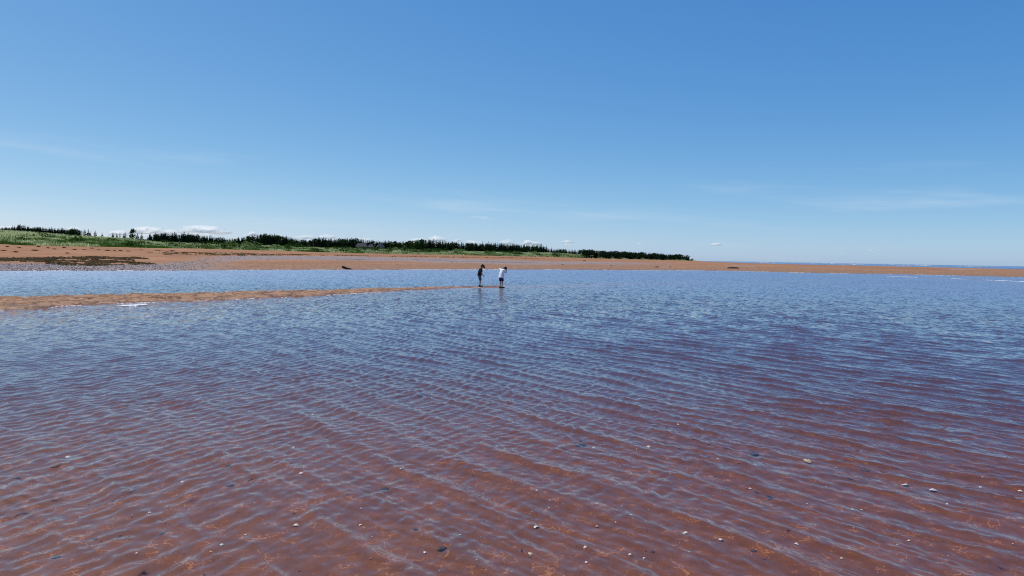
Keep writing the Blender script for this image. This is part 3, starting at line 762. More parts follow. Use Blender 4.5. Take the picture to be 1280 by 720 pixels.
bm = bmesh.new(); tube_bm(bm, [((-L_ * .50, 0, .26), .11), ((-L_ * .38, 0, .22), .15), ((-L_ * .1, .03, .12), .115), ((L_ * .2, 0, .05), .09), ((L_ * .5, .02, .0), .05)]); bm_obj('log', bm, M_LOG, r)
bm = bmesh.new(); tube_bm(bm, [((-L_ * .33, 0, .24), .045), ((-L_ * .42, -.06, .36), .03), ((-L_ * .5, -.08, .42), .012)], 6); bm_obj('branch_stub', bm, M_LOG, r)
p = hit(916.5, 335.6, 60, 400); L_ = 15 / FPX * p.y; r = empty('driftwood_log', (p.x, p.y, H(p.x, p.y)), -.02)
tag(r, 'long dark driftwood log lying flat on the spit beside a pale pool', 'driftwood')
bm = bmesh.new(); tube_bm(bm, [((-L_ * .5, 0, .06), .09), ((-L_ * .3, .05, .10), .15), ((0, -.03, .12), .17), ((L_ * .3, .04, .10), .15), ((L_ * .5, 0, .06), .08)]); bm_obj('log', bm, M_LOG, r)
bm = bmesh.new(); tube_bm(bm, [((L_ * .2, 0, .18), .05), ((L_ * .26, -.05, .30), .03)], 6); bm_obj('branch_stub', bm, M_LOG, r)

# stones
def stone_np(seed, flat=.55):
    bm = bmesh.new(); bmesh.ops.create_icosphere(bm, subdivisions=2, radius=1.0)
    for v_ in bm.verts:
        q = mnoise.noise(v_.co * 1.3 + Vector((seed * 7.1, 3, 1))) * .45 + mnoise.noise(v_.co * 3 + Vector((seed, 9, 2))) * .12
        v_.co *= 1 + q; v_.co.z *= flat
    me = bpy.data.meshes.new('stone'); bm.to_mesh(me); bm.free()
    me.polygons.foreach_set('use_smooth', np.full(len(me.polygons), True)); return me
STONES = [stone_np(i) for i in range(5)]
M_STONE = simple('dark_stone', (.085, .060, .046), .9, .4, 3.0, .08)
for m_ in STONES: m_.materials.append(M_STONE)
def stone(u0, v0, wpx, label, group, under=True, i=0):
    p = at_z(u0, v0, -.105) if under else hit(u0, v0, 40, 500)
    z = H(p.x, p.y); s_ = wpx / FPX * p.y / 2 * (.68 if under else 1)
    o = link('stone', STONES[i % 5]); o.location = (p.x, p.y, z + s_ * .02); o.scale = (s_, s_ * .8, s_ * .8); o.rotation_euler = (0, 0, i * 1.3)
    return tag(o, label, 'stone', group)
LBL_ST = 'dark stone lying under the shallow water on the red bed'
UNIQ_ST = {(481, 614): 'largest dark stone under the water, low in the middle of the picture', (287.5, 610): 'dark rounded stone under the water, standing alone at lower left', (726, 555.5): 'flat blue-black stone under the water between two pale shells',
           (552, 692): 'long thin dark stone near the bottom edge of the picture', (942, 691): 'brown-black stone close to the bottom edge, right of the cream shells'}
for i, (a, b, w_) in enumerate([(481, 614, 17), (434, 622, 7), (519, 667.5, 9), (552, 692, 19), (367, 646, 8), (560, 634, 9), (364, 580, 8), (726, 555.5, 20), (942, 565, 22), (942, 691, 12), (815, 694, 11), (837, 622, 4), (662, 703, 6), (984, 665, 10), (1082, 586, 14),
        (962, 624, 8), (1178, 676, 8), (287.5, 610, 14), (285, 583, 12), (21, 597.5, 14), (119, 677, 9), (140, 632, 4), (70, 700, 15), (150, 673, 7), (57, 594, 8), (693, 428, 14), (1165, 666, 9), (525, 487, 9)]):
    stone(a, b, w_, UNIQ_ST.get((a, b), LBL_ST), None if (a, b) in UNIQ_ST else 'dark stones under the water', True, i)
for i, (a, b, w_, lb) in enumerate([(821, 334.2, 5, 'dark stone at the near end of the small pool on the spit'), (837.5, 334.0, 4, 'dark stone at the far end of the small pool on the spit'), (730.5, 326.3, 5, 'dark low stone on the wide sand below the headland woods'), (703, 331, 3, 'small dark stone on the sand beside the long pale pool'), (763.5, 332, 3, 'tiny dark stone at the end of the long pale pool')]):
    stone(a, b, w_, lb, None, False, i + 2)

# shells: ribbed fan, domed
def shell_np(seed):
    rg2 = np.random.default_rng(seed); na, nr_ = 13, 5; V = [(0, -.55, .06)]; F3 = []
    for j in range(1, nr_ + 1):
        q = j / nr_
        for i in range(na):
            a = math.radians(-82 + 164 * i / (na - 1)); rr_ = q * (1.05 - .18 * abs(math.sin(a)) ** 2) * (1 + .03 * (i % 2))
            V.append((math.sin(a) * rr_ * .95, -.55 + math.cos(a) * rr_ * 1.1, .40 * math.sin(math.pi * min(1, q * .62 + .18)) * (1 - .45 * abs(math.sin(a))) - .18 * q ** 3 + .02 * (i % 2)))
    for i in range(na - 1): F3.append((0, 2 + i, 1 + i, 1 + i))
    for j in range(nr_ - 1):
        for i in range(na - 1):
            a = 1 + j * na + i; F3.append((a, a + 1, a + na + 1, a + na))
    me = bpy.data.meshes.new('shell'); me.from_pydata(V, [], [tuple(dict.fromkeys(f)) for f in F3]); me.update()
    me.polygons.foreach_set('use_smooth', np.full(len(me.polygons), True)); return me
SHELLS = {}
for kname, col in (('white', (.78, .74, .68)), ('cream', (.72, .62, .42)), ('yellow', (.60, .46, .20))):
    SHELLS[kname] = shell_np(1); SHELLS[kname].materials.append(simple(kname + '_shell', col, .5, .18, 4.0, .4))
UNIQ_SH = {(670, 662): 'largest white shell on the bed, low in the middle of the picture', (663, 697.5): 'cream shell touching a small dark stone near the bottom edge', (901, 677.5): 'bright white oval shell, farthest right of the cream shells near the bottom',
           (1011, 575.5): 'yellowish shell showing through the rippled water, the only yellow one', (1166, 612.5): 'long white shell among the fine ripples at lower right', (811, 556): 'cream shell beside the flat blue-black stone, the farther of its two', (742, 558): 'pale shell touching the flat blue-black stone',
           (277.5, 685): 'white shell alone near the bottom edge at lower left', (857, 669): 'cream shell on a ripple crest between two white shells', (86, 569.5): 'flat white shell far out at the left edge of the near water'}
for i, (a, b, w_, kd) in enumerate([(670, 662, 9, 'white'), (663, 697.5, 9, 'cream'), (746, 663, 6, 'white'), (857, 669, 9, 'cream'), (901, 677.5, 9, 'white'), (811, 556, 8, 'cream'), (731.5, 688, 6, 'white'), (733, 711, 5, 'white'), (787.5, 697, 6, 'white'), (805, 702, 5, 'cream'), (769.5, 657, 4, 'white'), (671, 615, 4, 'white'),
        (742, 558, 5, 'white'), (775, 584.5, 3, 'white'), (897.5, 572, 5, 'cream'), (937.5, 611, 5, 'white'), (945, 579.5, 4, 'white'), (796, 559.5, 3, 'white'), (1011, 575.5, 15, 'yellow'), (1166, 612.5, 12, 'white'), (1132, 606, 11, 'white'), (1225.5, 607, 5, 'white'), (1275, 612, 8, 'white'), (1136, 676, 5, 'cream'), (996, 682, 7, 'white'), (1065.5, 636, 5, 'white'),
        (1077, 637, 6, 'cream'), (1184, 631, 4, 'white'), (1266, 681, 4, 'white'), (1052, 702, 5, 'cream'), (1009, 629, 3, 'white'), (1045, 582, 3, 'cream'), (377, 594, 7, 'white'), (370, 661, 9, 'white'), (450.5, 661, 5, 'white'), (451, 640, 4, 'white'), (465, 676, 3, 'cream'), (463, 704, 4, 'white'), (575, 674, 4, 'cream'), (531, 698, 6, 'white'), (367, 558, 5, 'white'), (501, 587, 4, 'white'), (86, 569.5, 9, 'white'), (228, 605, 6, 'white'),
        (277.5, 685, 6, 'white'), (171, 696, 4, 'white'), (307, 673, 4, 'white'), (187, 645, 5, 'white'), (534, 510.5, 4, 'white'), (848, 525, 5, 'cream'), (1072, 473, 4, 'cream'), (391, 512.5, 5, 'white'), (1141, 450, 4, 'white')]):
    p = at_z(a, b, -.105); s_ = w_ / FPX * p.y / 2; o = link('shell', SHELLS[kd]); o.location = (p.x, p.y, H(p.x, p.y) + .005); o.scale = (s_, s_ * 1.15, s_ * 1.2)
    o.rotation_euler = (rg.normal() * .2, rg.normal() * .2, rg.random() * 6.28)
    if (a, b) in UNIQ_SH: tag(o, UNIQ_SH[(a, b)], 'shell')
    else: tag(o, 'small ' + kd + ' shell lying on the red bed under the rippled water', 'shell', 'small ' + kd + ' shells on the bed')
# grit on the bed
N = 5200
r0 = 3.2 + 15 * rg.random(N) ** 1.3; th = (rg.random(N) - .5) * 1.5; X_, Y_ = r0 * np.sin(th), r0 * np.cos(th)
ok = fbm(X_ * .9, Y_ * .9, 501, 3) > .40 + .2 * rg.random(N); X_, Y_ = X_[ok], Y_[ok]; N = len(X_); hz = on_ground(X_, Y_)
r_s = .0028 + .007 * rg.random(N) ** 4
v, f = octa(X_, Y_, hz + r_s * .2, r_s, r_s * (.6 + .4 * rg.random(N)), r_s * .5, rg.random(N) * 6.28); pm = mesh_np('shell_grit', v, f)
dk = rg.random(N) < .45; br = np.where(dk, .02 + .04 * rg.random(N), .35 + .4 * rg.random(N)); cattr(pm, 'tint', np.repeat(np.stack([br, br * .9, br * .76], 1), 6, 0))
tag(link('shell_grit', pm, M_PEB), 'tiny bits of shell and dark pebble strewn over the red bed', kind='stuff')

# ------------------------------------------------------------------ pools, foam, surf
t = NT('still_pool_water'); sl = t.noise(3.0, 2, .5)
fr = t.node('ShaderNodeFresnel', {'IOR': 1.333}).outputs[0]
gl = t.node('ShaderNodeBsdfGlossy', {'Color': (1, 1, 1), 'Roughness': .06, 'Normal': t.bump(sl, .01, .4)}).outputs[0]
M_POOL = t.done(t.node('ShaderNodeMixShader', {0: fr, 1: t.node('ShaderNodeBsdfTransparent', {'Color': (.96, .95, .94)}).outputs[0], 2: gl}).outputs[0])
for p_, lv in zip(POOLS, PLEV):
    _, (x0, y0, wx_, hd) = pool_shape(p_, np.array([0.]), np.array([0.]))
    gx, gy = np.meshgrid(np.linspace(-1.3, 1.3, 60) * wx_ + x0, np.linspace(-1.3, 1.3, 24) * hd + y0)
    e, _ = pool_shape(p_, gx, gy)
    i = np.arange(23)[:, None] * 60 + np.arange(59)[None]; f = np.stack([i, i + 1, i + 61, i + 60], -1).reshape(-1, 4)
    f = f[(e.ravel()[f] < 1.02).any(1)]
    used = np.unique(f); mp = np.full(gx.size, -1); mp[used] = np.arange(len(used))
    if len(f): tag(link('tidal_pool', mesh_np('tidal_pool', np.stack([gx, gy, np.full_like(gx, lv)], -1).reshape(-1, 3)[used], mp[f], True), M_POOL), 'still tidal pool left on the sand flats', kind='structure')

t = NT('sea_foam'); M_FOAM = t.done(t.bsdf(t.mix(t.noise(9, 3, .6), (.72, .74, .76), (.85, .86, .87)), .6, None, .3))
xs, ys, zs, r1, r2, r3, ro_ = [], [], [], [], [], [], []
def foam_at(x, y, z, a, b, c_, rot=0.0): xs.append(x); ys.append(y); zs.append(z); r1.append(a); r2.append(b); r3.append(c_); ro_.append(rot)
# near edge of the sandbar and the far waterline
for (k0, uA, uB, n_, kind_) in ((0, -60, 600, 1300, 'bar'), (1, -60, 1290, 2400, 'shore')):
    uf = np.linspace(uA, uB, n_); kf = np.interp(uf, np.linspace(-80, 1300, 120), [u_to_k(q) for q in np.linspace(-80, 1300, 120)])
    d0 = np.interp(kf, BK, BN) if kind_ == 'bar' else np.interp(kf, KK, DD[:, 0])
    patch = vnoise(uf * .045, np.full(n_, k0 * 9.0), 77) * .6 + vnoise(uf * .4, np.full(n_, k0 * 5.0), 78) * .4
    keep = patch > (.56 if kind_ == 'bar' else .52); uf, kf, d0, patch = uf[keep], kf[keep], d0[keep], patch[keep]
    Ds = d0[:, None] + np.linspace(-2.5, 2.5, 60)[None]; j = np.argmax(terrain(kf[:, None] * Ds, Ds)[0] > -.006, 1)
    D_ = Ds[np.arange(len(kf)), j] + rg.normal(size=len(kf)) * (.07 if kind_ == 'bar' else .18)
    for k, dd_, pt in zip(kf, D_, patch):
        s_ = (.012 if kind_ == 'bar' else .036) * (.4 + rg.random()) * (1 + 1.6 * (pt - .5)); foam_at(k * dd_, dd_, .003, s_ * 2.2, s_ * 1.2, s_ * .4, rg.normal() * .3)
# one larger raft of foam against the sandbar
for i in range(150):
    q = rg.normal(size=2); p = at_z(166 + q[0] * 7, 381.4 - (q[0] * 7) * .05 + q[1] * .30, .01); s_ = .012 + .018 * rg.random(); foam_at(p.x, p.y, .008, s_ * 2, s_ * 1.2, s_ * .6, rg.normal() * .3)
# swash on the low bar at right
for i in range(420):
    uf = 1105 + 185 * rg.random(); k = u_to_k(uf); D_ = float(np.interp(uf, [1090, 1280], [98, 77])) + rg.normal() * .35
    if vnoise(np.array([uf * .05]), np.array([3.3]), 79)[0] < .42: continue
    s_ = .025 + .035 * rg.random(); foam_at(k * D_, D_, .012, s_ * 3, s_, s_ * .4)
# flecks on the near water
for (a, b) in [(44, 415), (45.5, 415.3), (755, 373.3), (758, 373), (793, 379.6), (929, 375.8), (26, 342.5), (54, 345), (68, 342), (851, 386), (1143, 375)]:
    p = at_z(a, b, .01)
    for i in range(5): s_ = .0005 * p.y * (.5 + .6 * rg.random()) / 2; foam_at(p.x + rg.normal() * s_ * 1.2, p.y + rg.normal() * s_, .01, s_, s_ * .8, s_ * .7)
v, f = octa(*(np.array(q) for q in (xs, ys, zs, r1, r2, r3, ro_)))
tag(link('foam', mesh_np('foam', v, f), M_FOAM), 'white foam along the edges of the sandbar and the waterline', kind='stuff')
# surf breaking on the sea side of the spit
xs, ys, zs, r1, r2, r3, ro_ = [], [], [], [], [], [], []
for row, (D_, n_) in enumerate(((640, 18), (760, 12), (980, 6))):
    for i in range(n_):
        uf = 935 + 400 * rg.random(); k = u_to_k(uf)
        if vnoise(np.array([uf * .03]), np.array([row * 4.0]), 91)[0] < .5: continue
        for j in range(7):
            dx = rg.normal() * 4 * D_ / 640; foam_at(k * D_ + dx, D_ + rg.normal() * 2, .5 + rg.random() * .4, 1.6 * (.5 + rg.random()), .5, .10 + .22 * rg.random() * D_ / 700)
v, f = octa(*(np.array(q) for q in (xs, ys, zs, r1, r2, r3, ro_)))
tag(link('surf_foam', mesh_np('surf_foam', v, f), M_FOAM), 'white surf breaking on the sea beyond the spit', kind='stuff')

# ------------------------------------------------------------------ small clouds low over the trees
t = NT('cloud_vapour')
t.pos()
cn = t.node('ShaderNodeVectorMath', {0: t.node('ShaderNodeVectorMath', {0: t._g.outputs['Normal'], 'Scale': .45}, operation='SCALE').outputs[0], 1: (-.2, -.1, 1.0)}, operation='ADD').outputs[0]
dsh = t.node('ShaderNodeBsdfDiffuse', {'Color': (.99, .99, .99), 'Normal': t.node('ShaderNodeVectorMath', {0: cn}, operation='NORMALIZE').outputs[0]}).outputs[0]; tl = t.node('ShaderNodeBsdfTranslucent', {'Color': (.99, .99, .99)}).outputs[0]
bod = t.node('ShaderNodeMixShader', {0: .22, 1: dsh, 2: tl}).outputs[0]
M_CLOUD = t.done(t.node('ShaderNodeMixShader', {0: t.attr('thickness'), 1: t.node('ShaderNodeBsdfTransparent').outputs[0], 2: bod}).outputs[0])
CL = [(12, 283, 34, 6, .7), (92, 284, 16, 6, .8), (150, 289, 22, 7, 1), (183, 286, 34, 9, 1), (212, 288, 22, 6, .8), (252, 285, 46, 10, 1), (278, 288, 20, 5, .7), (316, 290, 10, 5, 1), (345, 293, 20, 4, .6), (383, 294, 20, 5, .7), (408, 294, 16, 6, .9), (455, 297, 20, 4, .6), (523, 298, 18, 5, .9), (546, 297, 18, 7, 1), (572, 298, 8, 4, .8), (592, 301, 18, 5, .8),
      (634, 301, 14, 6, .8), (661, 301, 14, 6, 1), (671, 302, 10, 5, 1), (709, 303, 14, 6, .7), (895.5, 306, 14, 4, .9), (800, 304.5, 7, 2.5, .7), (1090, 312, 7, 2.5, .7), (600, 272, 30, 4, .35), (1052, 311.5, 6, 1.5, .4)]
ORD = 'first second third fourth fifth sixth seventh eighth ninth tenth eleventh twelfth thirteenth fourteenth fifteenth sixteenth seventeenth'.split()
n_small = 0
for ci, (a, b, wpx, hpx, den) in enumerate(CL):
    D_ = 16000.0; low = b < 303 and ci < 20; p = at_y(a, b + (3.2 if low else 0), D_); Wd, Hd = wpx * (1.35 if low else 1.1) / FPX * D_, hpx * (1.35 if low else 1.0) / FPX * D_
    Vs, Fs, off = [], [], 0
    bm = bmesh.new(); bmesh.ops.create_icosphere(bm, subdivisions=3, radius=1.0); bv = np.array([v_.co[:] for v_ in bm.verts]); bf_ = np.array([[v_.index for v_ in f.verts] for f in bm.faces]); bm.free()
    asp = Wd / Hd
    for sh_ in (1.0, .82, .62):                       # vapour thickens inwards: nested billowing shells
        rr_ = np.array([1 + .42 * mnoise.noise(Vector((q[0] * asp * .9 + ci * 9, q[1] * 2, q[2] * 1.6))) + .24 * mnoise.noise(Vector((q[0] * asp * 2.3 + ci * 5, q[1] * 4.5, q[2] * 4 + sh_))) for q in bv])[:, None]
        v = bv * rr_ * sh_; v[:, 2] = np.where(v[:, 2] < 0, v[:, 2] * .45, v[:, 2]) - .25
        Vs.append(v * np.array([Wd * .5, Wd * .22, Hd * .62])); Fs.append(bf_ + off); off += len(bv)
    cm = mesh_np('cumulus_cloud', np.concatenate(Vs), np.concatenate(Fs), True); fattr(cm, 'thickness', np.full(off, (.13 * den ** 1.5))); o = link('cumulus_cloud', cm, M_CLOUD); o.location = p
    lb = {0: 'pale cloud bank low behind the first spruces at the edge of the picture', 3: 'white heaped cloud beside the lone pine', 5: 'largest white heaped cloud low above the treeline', 20: 'small lone white cloud above the sand spit past the headland', 21: 'tiny white cloud above the headland woods', 22: 'tiny white cloud low over the open sea', 23: 'faint wisp of cloud high above the two boys', 19: 'small slanting cloud above the low step of woods'}.get(ci, ORD[min(n_small, 16)] + ' of the small white clouds along the treeline, counting from the lone pine\'s end')
    small = 'counting' in lb; n_small += small
    tag(o, lb, 'cloud', 'small clouds along the treeline' if small else None)

# ------------------------------------------------------------------ the two boys
def capsule_np(p0, r0, p1, r1, n=12, m=4, sq=(1, 1)):
    """tapered limb with rounded ends"""
    p0, p1 = np.array(p0, float), np.array(p1, float); d = p1 - p0; L = np.linalg.norm(d); d = d / L
    ref = np.array((0, 1, 0)) if abs(d[1]) < .9 else np.array((1, 0, 0))
    b = np.cross(d, np.cross(ref, d)); b /= np.linalg.norm(b); a = np.cross(b, d)
    prof = [(-r0 * math.cos(q), r0 * math.sin(q)) for q in np.linspace(.15, math.pi / 2, m)] + [(L + r1 * math.sin(q), r1 * math.cos(q)) for q in np.linspace(0, math.pi / 2 - .15, m)]
    V = []
    for s_, r in prof:
        for k in range(n): q = 2 * math.pi * k / n; V.append(p0 + d * s_ + r * (a * math.cos(q) * sq[0] + b * math.sin(q) * sq[1]))
    F = [[i * n + k, i * n + (k + 1) % n, (i + 1) * n + (k + 1) % n, (i + 1) * n + k] for i in range(len(prof) - 1) for k in range(n)]
    V.append(p0 - d * r0); V.append(p1 + d * r1); e = len(V)
    F += [[(k + 1) % n, k, e - 2] for k in range(n)] + [[(len(prof) - 1) * n + k, (len(prof) - 1) * n + (k + 1) % n, e - 1] for k in range(n)]
    return V, F
def frustum_np(p0, e0, p1, e1, n=16, steps=1):
    """cloth tube with flat ends; e = (half width along x, half width along y), given at each of the points"""
    V, F = [], []
    p0, p1 = np.array(p0, float), np.array(p1, float); d = (p1 - p0) / np.linalg.norm(p1 - p0)
    ref = np.array((0, 1, 0)) if abs(d[1]) < .8 else np.array((1, 0, 0))
    a = np.cross(ref, d); a /= np.linalg.norm(a); b = np.cross(d, a)
    for p, e in ((p0, e0), (p1, e1)):
        for k in range(n): q = 2 * math.pi * k / n; V.append(p + a * math.cos(q) * e[0] + b * math.sin(q) * e[1])
    for k in range(n): F.append([k, (k + 1) % n, n + (k + 1) % n, n + k])
    F.append(list(range(n))[::-1]); F.append(list(range(n, 2 * n)))
    return V, F
def fuse(name, parts, voxel, mat, parent, smooth=4):
    V, F = [], []
    for v, f in parts:
        o = len(V); V += [tuple(q) for q in v]; F += [[i + o for i in ff] for ff in f]
    me = bpy.data.meshes.new(name); me.from_pydata(V, [], F); me.update()
    bm = bmesh.new(); bm.from_mesh(me); bmesh.ops.recalc_face_normals(bm, faces=bm.faces); bm.to_mesh(me); bm.free()
    tmp = bpy.data.objects.new(name, me); COL.objects.link(tmp)
    md = tmp.modifiers.new('fuse', 'REMESH'); md.mode = 'VOXEL'; md.voxel_size = voxel; md.use_smooth_shade = True
    if smooth: sm = tmp.modifiers.new('soft', 'SMOOTH'); sm.iterations = smooth; sm.factor = .5
    dg = bpy.context.evaluated_depsgraph_get(); dg.update()
    out = bpy.data.meshes.new_from_object(tmp.evaluated_get(dg)); out.name = name
    bpy.data.objects.remove(tmp); bpy.data.meshes.remove(me)
    out.materials.clear(); return link(name, out, mat, parent)
def arm_hand(sh, el, wr, hand_dir, thumb_side, r=(.036, .029, .022)):
    P = [capsule_np(sh, r[0], el, r[1]), capsule_np(el, r[1], wr, r[2])]
    wr, hd, ts = np.array(wr), np.array(hand_dir, float), np.array(thumb_side, float)
    hd /= np.linalg.norm(hd); ts -= hd * ts.dot(hd); ts /= np.linalg.norm(ts); nrm = np.cross(hd, ts)
    palm = wr + hd * .045; P.append(capsule_np(wr, .018, palm + ts * .008, .021)); P.append(capsule_np(wr + hd * .02 - ts * .010, .015, palm - ts * .012, .015))
    for i, (off, L) in enumerate(((.022, .040), (.008, .046), (-.006, .043), (-.019, .033))):
        b0 = palm + ts * off + hd * .008; m_ = b0 + hd * L * .55 + nrm * .006; e_ = m_ + hd * L * .45 + nrm * .014
        P += [capsule_np(b0, .0072, m_, .0066, 8, 3), capsule_np(m_, .0066, e_, .0058, 8, 3)]
    t0 = wr + hd * .018 + ts * .016; t1 = t0 + hd * .022 + ts * .020; t2 = t1 + hd * .020 + ts * .006 + nrm * .006
    P += [capsule_np(t0, .0095, t1, .0080, 8, 3), capsule_np(t1, .0080, t2, .0068, 8, 3)]
    return P
def head_parts(c, f, upv, s=1.0):
    """skull, jaw, nose, ears; f = facing, upv = crown direction"""
    c, f, upv = np.array(c, float), np.array(f, float), np.array(upv, float); f /= np.linalg.norm(f); upv -= f * upv.dot(f); upv /= np.linalg.norm(upv); sd = np.cross(upv, f)
    g = lambda x, y, z: c + (f * x + sd * y + upv * z) * s
    P = [capsule_np(g(-.018, 0, .022), .076 * s, g(.012, 0, .024), .074 * s), capsule_np(g(.02, 0, -.01), .060 * s, g(.036, 0, -.062), .036 * s), capsule_np(g(.076, 0, .008), .010 * s, g(.092, 0, -.018), .013 * s, 8, 3), capsule_np(g(.070, -.018, -.048), .008 * s, g(.070, .018, -.048), .008 * s, 8, 3)]
    for y in (-1, 1): P.append(capsule_np(g(-.004, .077 * y, .018), .013 * s, g(.000, .076 * y, -.016), .009 * s, 8, 3))
    return P, g
SKIN = NT('sunlit_skin'); n = SKIN.noise(40, 3, .5, SKIN.obj())
M_SKIN = SKIN.done(SKIN.bsdf(SKIN.mix(n, (.36, .20, .135), (.42, .245, .17)), .55, None, .35))
M_HAIR = simple('dark_hair', (.018, .013, .010), .5, .4, 60, .4)
M_BLACKCLOTH = simple('black_cotton', (.012, .012, .014), .9, .3, 30, .1)
M_WHITECLOTH = simple('white_cotton', (.80, .80, .82), .9, .05, 20, .1)
M_GREYCLOTH = simple('slate_blue_cotton', (.085, .105, .145), .9, .2, 30, .1)
M_NAVYCLOTH = simple('navy_cotton', (.016, .026, .085), .9, .3, 30, .1)
M_SHOE = simple('dark_rubber', (.020, .017, .016), .6, .3, 30, .3)
M_EYE = simple('eye', (.02, .015, .012), .2, .1, 5, .5)
def eyes(g, s, parent):
    for y in (-.028, .028):
        fuse('eye', [capsule_np(g(.066, y, .008), .0085 * s, g(.069, y, .008), .0085 * s, 8, 3)], .003, M_EYE, parent, 0)
def leg(hip, knee, ank, toe, r=(.062, .044, .028)):
    calf = (np.array(knee) * .68 + np.array(ank) * .32) + np.array((-.012, 0, 0))
    return [capsule_np(hip, r[0], knee, r[1]), capsule_np(knee, r[1] * .95, calf, .043), capsule_np(calf, .043, ank, r[2]), capsule_np((ank[0] - .02, ank[1], .028), .026, toe, .022, 12, 4)]
def shoe(ank, toe, parent):
    fuse('shoe', [capsule_np((ank[0] - .035, ank[1], .030), .036, (toe[0] + .01, toe[1], .026), .030, 12, 4, (1, 1.15)), capsule_np((ank[0] - .012, ank[1], .040), .038, (ank[0] - .006, ank[1], .072), .036)], .007, M_SHOE, parent, 3)

# first boy: black T-shirt, black cap, grey-blue shorts, bent a little forward, looking down ahead of his feet
p = hit(599.5, 358.3, 20, 60); zf = max(H(p.x, p.y), -.02)
B1 = empty('person', (p.x, p.y, zf), math.radians(14), 1.0)
tag(B1, 'boy in black cap, black T-shirt and grey shorts stooping on the sandbar tip', 'person')
hip = [(-.015, -.072, .60), (-.015, .072, .60)]; kn = [(.035, -.070, .335), (.065, .072, .335)]; an = [(-.015, -.068, .075), (.035, .070, .075)]; to = [(.125, -.080, .026), (.175, .085, .026)]
parts = []
for i in (0, 1): parts += leg(hip[i], kn[i], an[i], to[i])
parts += [capsule_np((-.02, -.045, .62), .085, (-.02, .045, .62), .085), capsule_np((-.015, 0, .66), .092, (.045, 0, .86), .098, 14, 5, (1, 1.25)), capsule_np((.052, -.085, .93), .055, (.052, .085, .93), .055), capsule_np((.06, 0, .94), .045, (.10, 0, 1.03), .040)]
hp, g1 = head_parts((.135, 0, 1.095), (.86, -.05, -.50), (.45, 0, .9), .98)
parts += hp
parts += arm_hand((.055, -.135, .935), (.055, -.185, .745), (.150, -.165, .625), (.5, .05, -.85), (.6, .6, .3)) + arm_hand((.055, .135, .935), (.075, .185, .745), (.185, .150, .650), (.6, -.1, -.7), (.5, -.6, .3))
fuse('body', parts, .0065, M_SKIN, B1)
eyes(g1, 1, B1)
fuse('shirt', [frustum_np((-.025, 0, .600), (.118, .150), (.02, 0, .80), (.118, .150)), frustum_np((.02, 0, .80), (.118, .150), (.055, 0, .955), (.090, .140)), capsule_np((.052, -.095, .945), .060, (.052, .095, .945), .060), frustum_np((.055, -.115, .945), (.062, .062), (.056, -.182, .775), (.058, .058)), frustum_np((.055, .115, .945), (.062, .062), (.070, .182, .775), (.058, .058)), frustum_np((.058, 0, .95), (.06, .07), (.082, 0, .995), (.052, .055))], .009, M_BLACKCLOTH, B1, 5)
fuse('shorts', [frustum_np((-.018, 0, .665), (.100, .135), (-.018, 0, .575), (.110, .145)), frustum_np((-.018, -.070, .62), (.082, .074), (.030, -.074, .335), (.072, .068)), frustum_np((-.015, .070, .62), (.082, .074), (.055, .076, .335), (.072, .068))], .009, M_GREYCLOTH, B1, 4)
fuse('hair', [capsule_np(g1(-.030, 0, .020), .078, g1(-.030, 0, -.030), .058)], .008, M_HAIR, B1, 2)
fuse('cap', [capsule_np(g1(-.012, 0, .045), .084, g1(.006, 0, .048), .082), frustum_np(g1(.03, 0, .030), (.075, .012), g1(.165, 0, .012), (.050, .010))], .008, M_BLACKCLOTH, B1, 2)
for i in (0, 1): shoe(an[i], to[i], B1)

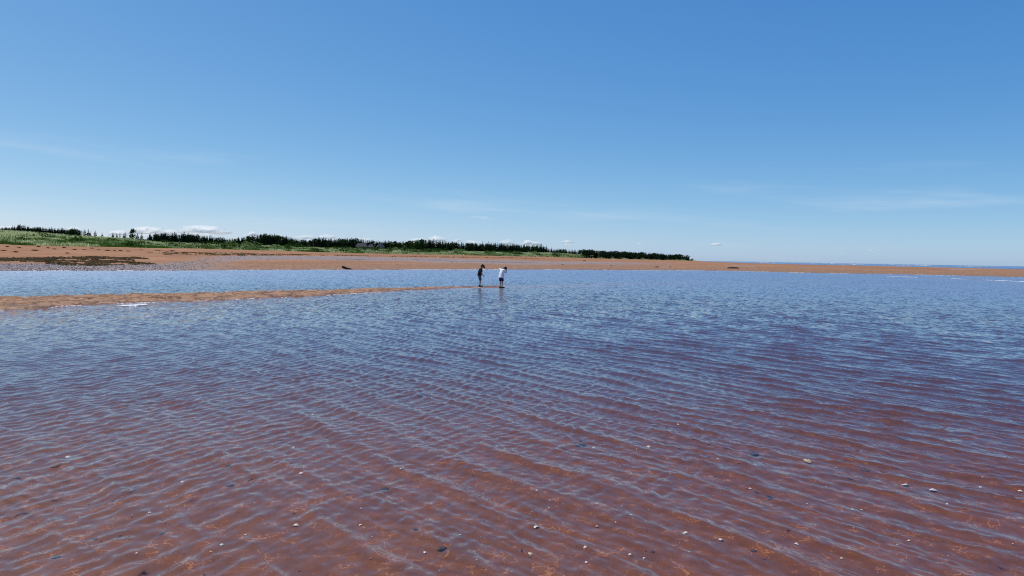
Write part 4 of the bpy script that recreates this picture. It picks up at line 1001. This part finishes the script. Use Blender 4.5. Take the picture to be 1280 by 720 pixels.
# second boy: white T-shirt, navy shorts, head down, both hands up at his head
p = hit(626.8, 360.0, 20, 60); zf = max(H(p.x, p.y), -.03)
B2 = empty('person', (p.x, p.y, zf), math.radians(44), 1.0)
tag(B2, 'boy in white T-shirt and navy shorts with head down and hands raised to it', 'person')
hip = [(-.03, -.068, .56), (-.03, .068, .56)]; kn = [(.01, -.066, .315), (-.005, .066, .315)]; an = [(-.02, -.062, .07), (-.035, .064, .07)]; to = [(.115, -.075, .026), (.10, .085, .026)]
parts = []
for i in (0, 1): parts += leg(hip[i], kn[i], an[i], to[i], (.060, .043, .027))
parts += [capsule_np((-.03, -.045, .58), .082, (-.03, .045, .58), .082), capsule_np((-.02, 0, .62), .090, (.045, 0, .85), .096, 14, 5, (1, 1.25)), capsule_np((.065, -.085, .925), .054, (.065, .085, .925), .054), capsule_np((.08, 0, .93), .044, (.16, -.02, .99), .040)]
hp, g2 = head_parts((.205, -.045, 1.015), (.72, -.25, -.62), (.62, -.1, .78), .96)
parts += hp
parts += arm_hand((.065, -.130, .935), (.175, -.140, .795), (.245, -.100, .905), (.1, .35, 1), (-.8, .3, .2)) + arm_hand((.065, .130, .945), (.030, .262, .970), (.145, .155, 1.03), (.85, -.8, .25), (.2, -.3, -1))
fuse('body', parts, .0065, M_SKIN, B2)
eyes(g2, .96, B2)
fuse('shirt', [frustum_np((-.035, 0, .525), (.130, .158), (.01, 0, .75), (.118, .148)), frustum_np((.01, 0, .75), (.118, .148), (.062, 0, .945), (.092, .140)), capsule_np((.062, -.092, .940), .060, (.062, .092, .945), .060), frustum_np((.065, -.105, .94), (.064, .064), (.155, -.145, .825), (.062, .062)), frustum_np((.065, .105, .945), (.066, .066), (.035, .235, .968), (.066, .066)), frustum_np((.068, 0, .94), (.06, .07), (.105, -.008, .975), (.052, .056))], .009, M_WHITECLOTH, B2, 5)
fuse('shorts', [frustum_np((-.03, 0, .625), (.098, .130), (-.03, 0, .535), (.110, .142)), frustum_np((-.03, -.066, .58), (.080, .072), (.005, -.070, .365), (.074, .068)), frustum_np((-.03, .066, .58), (.080, .072), (-.008, .070, .365), (.074, .068))], .009, M_NAVYCLOTH, B2, 4)
fuse('hair', [capsule_np(g2(-.024, 0, .030), .084, g2(.004, 0, .040), .082), capsule_np(g2(-.036, 0, .01), .074, g2(-.034, 0, -.035), .056)], .008, M_HAIR, B2, 2)
for i in (0, 1): shoe(an[i], to[i], B2)
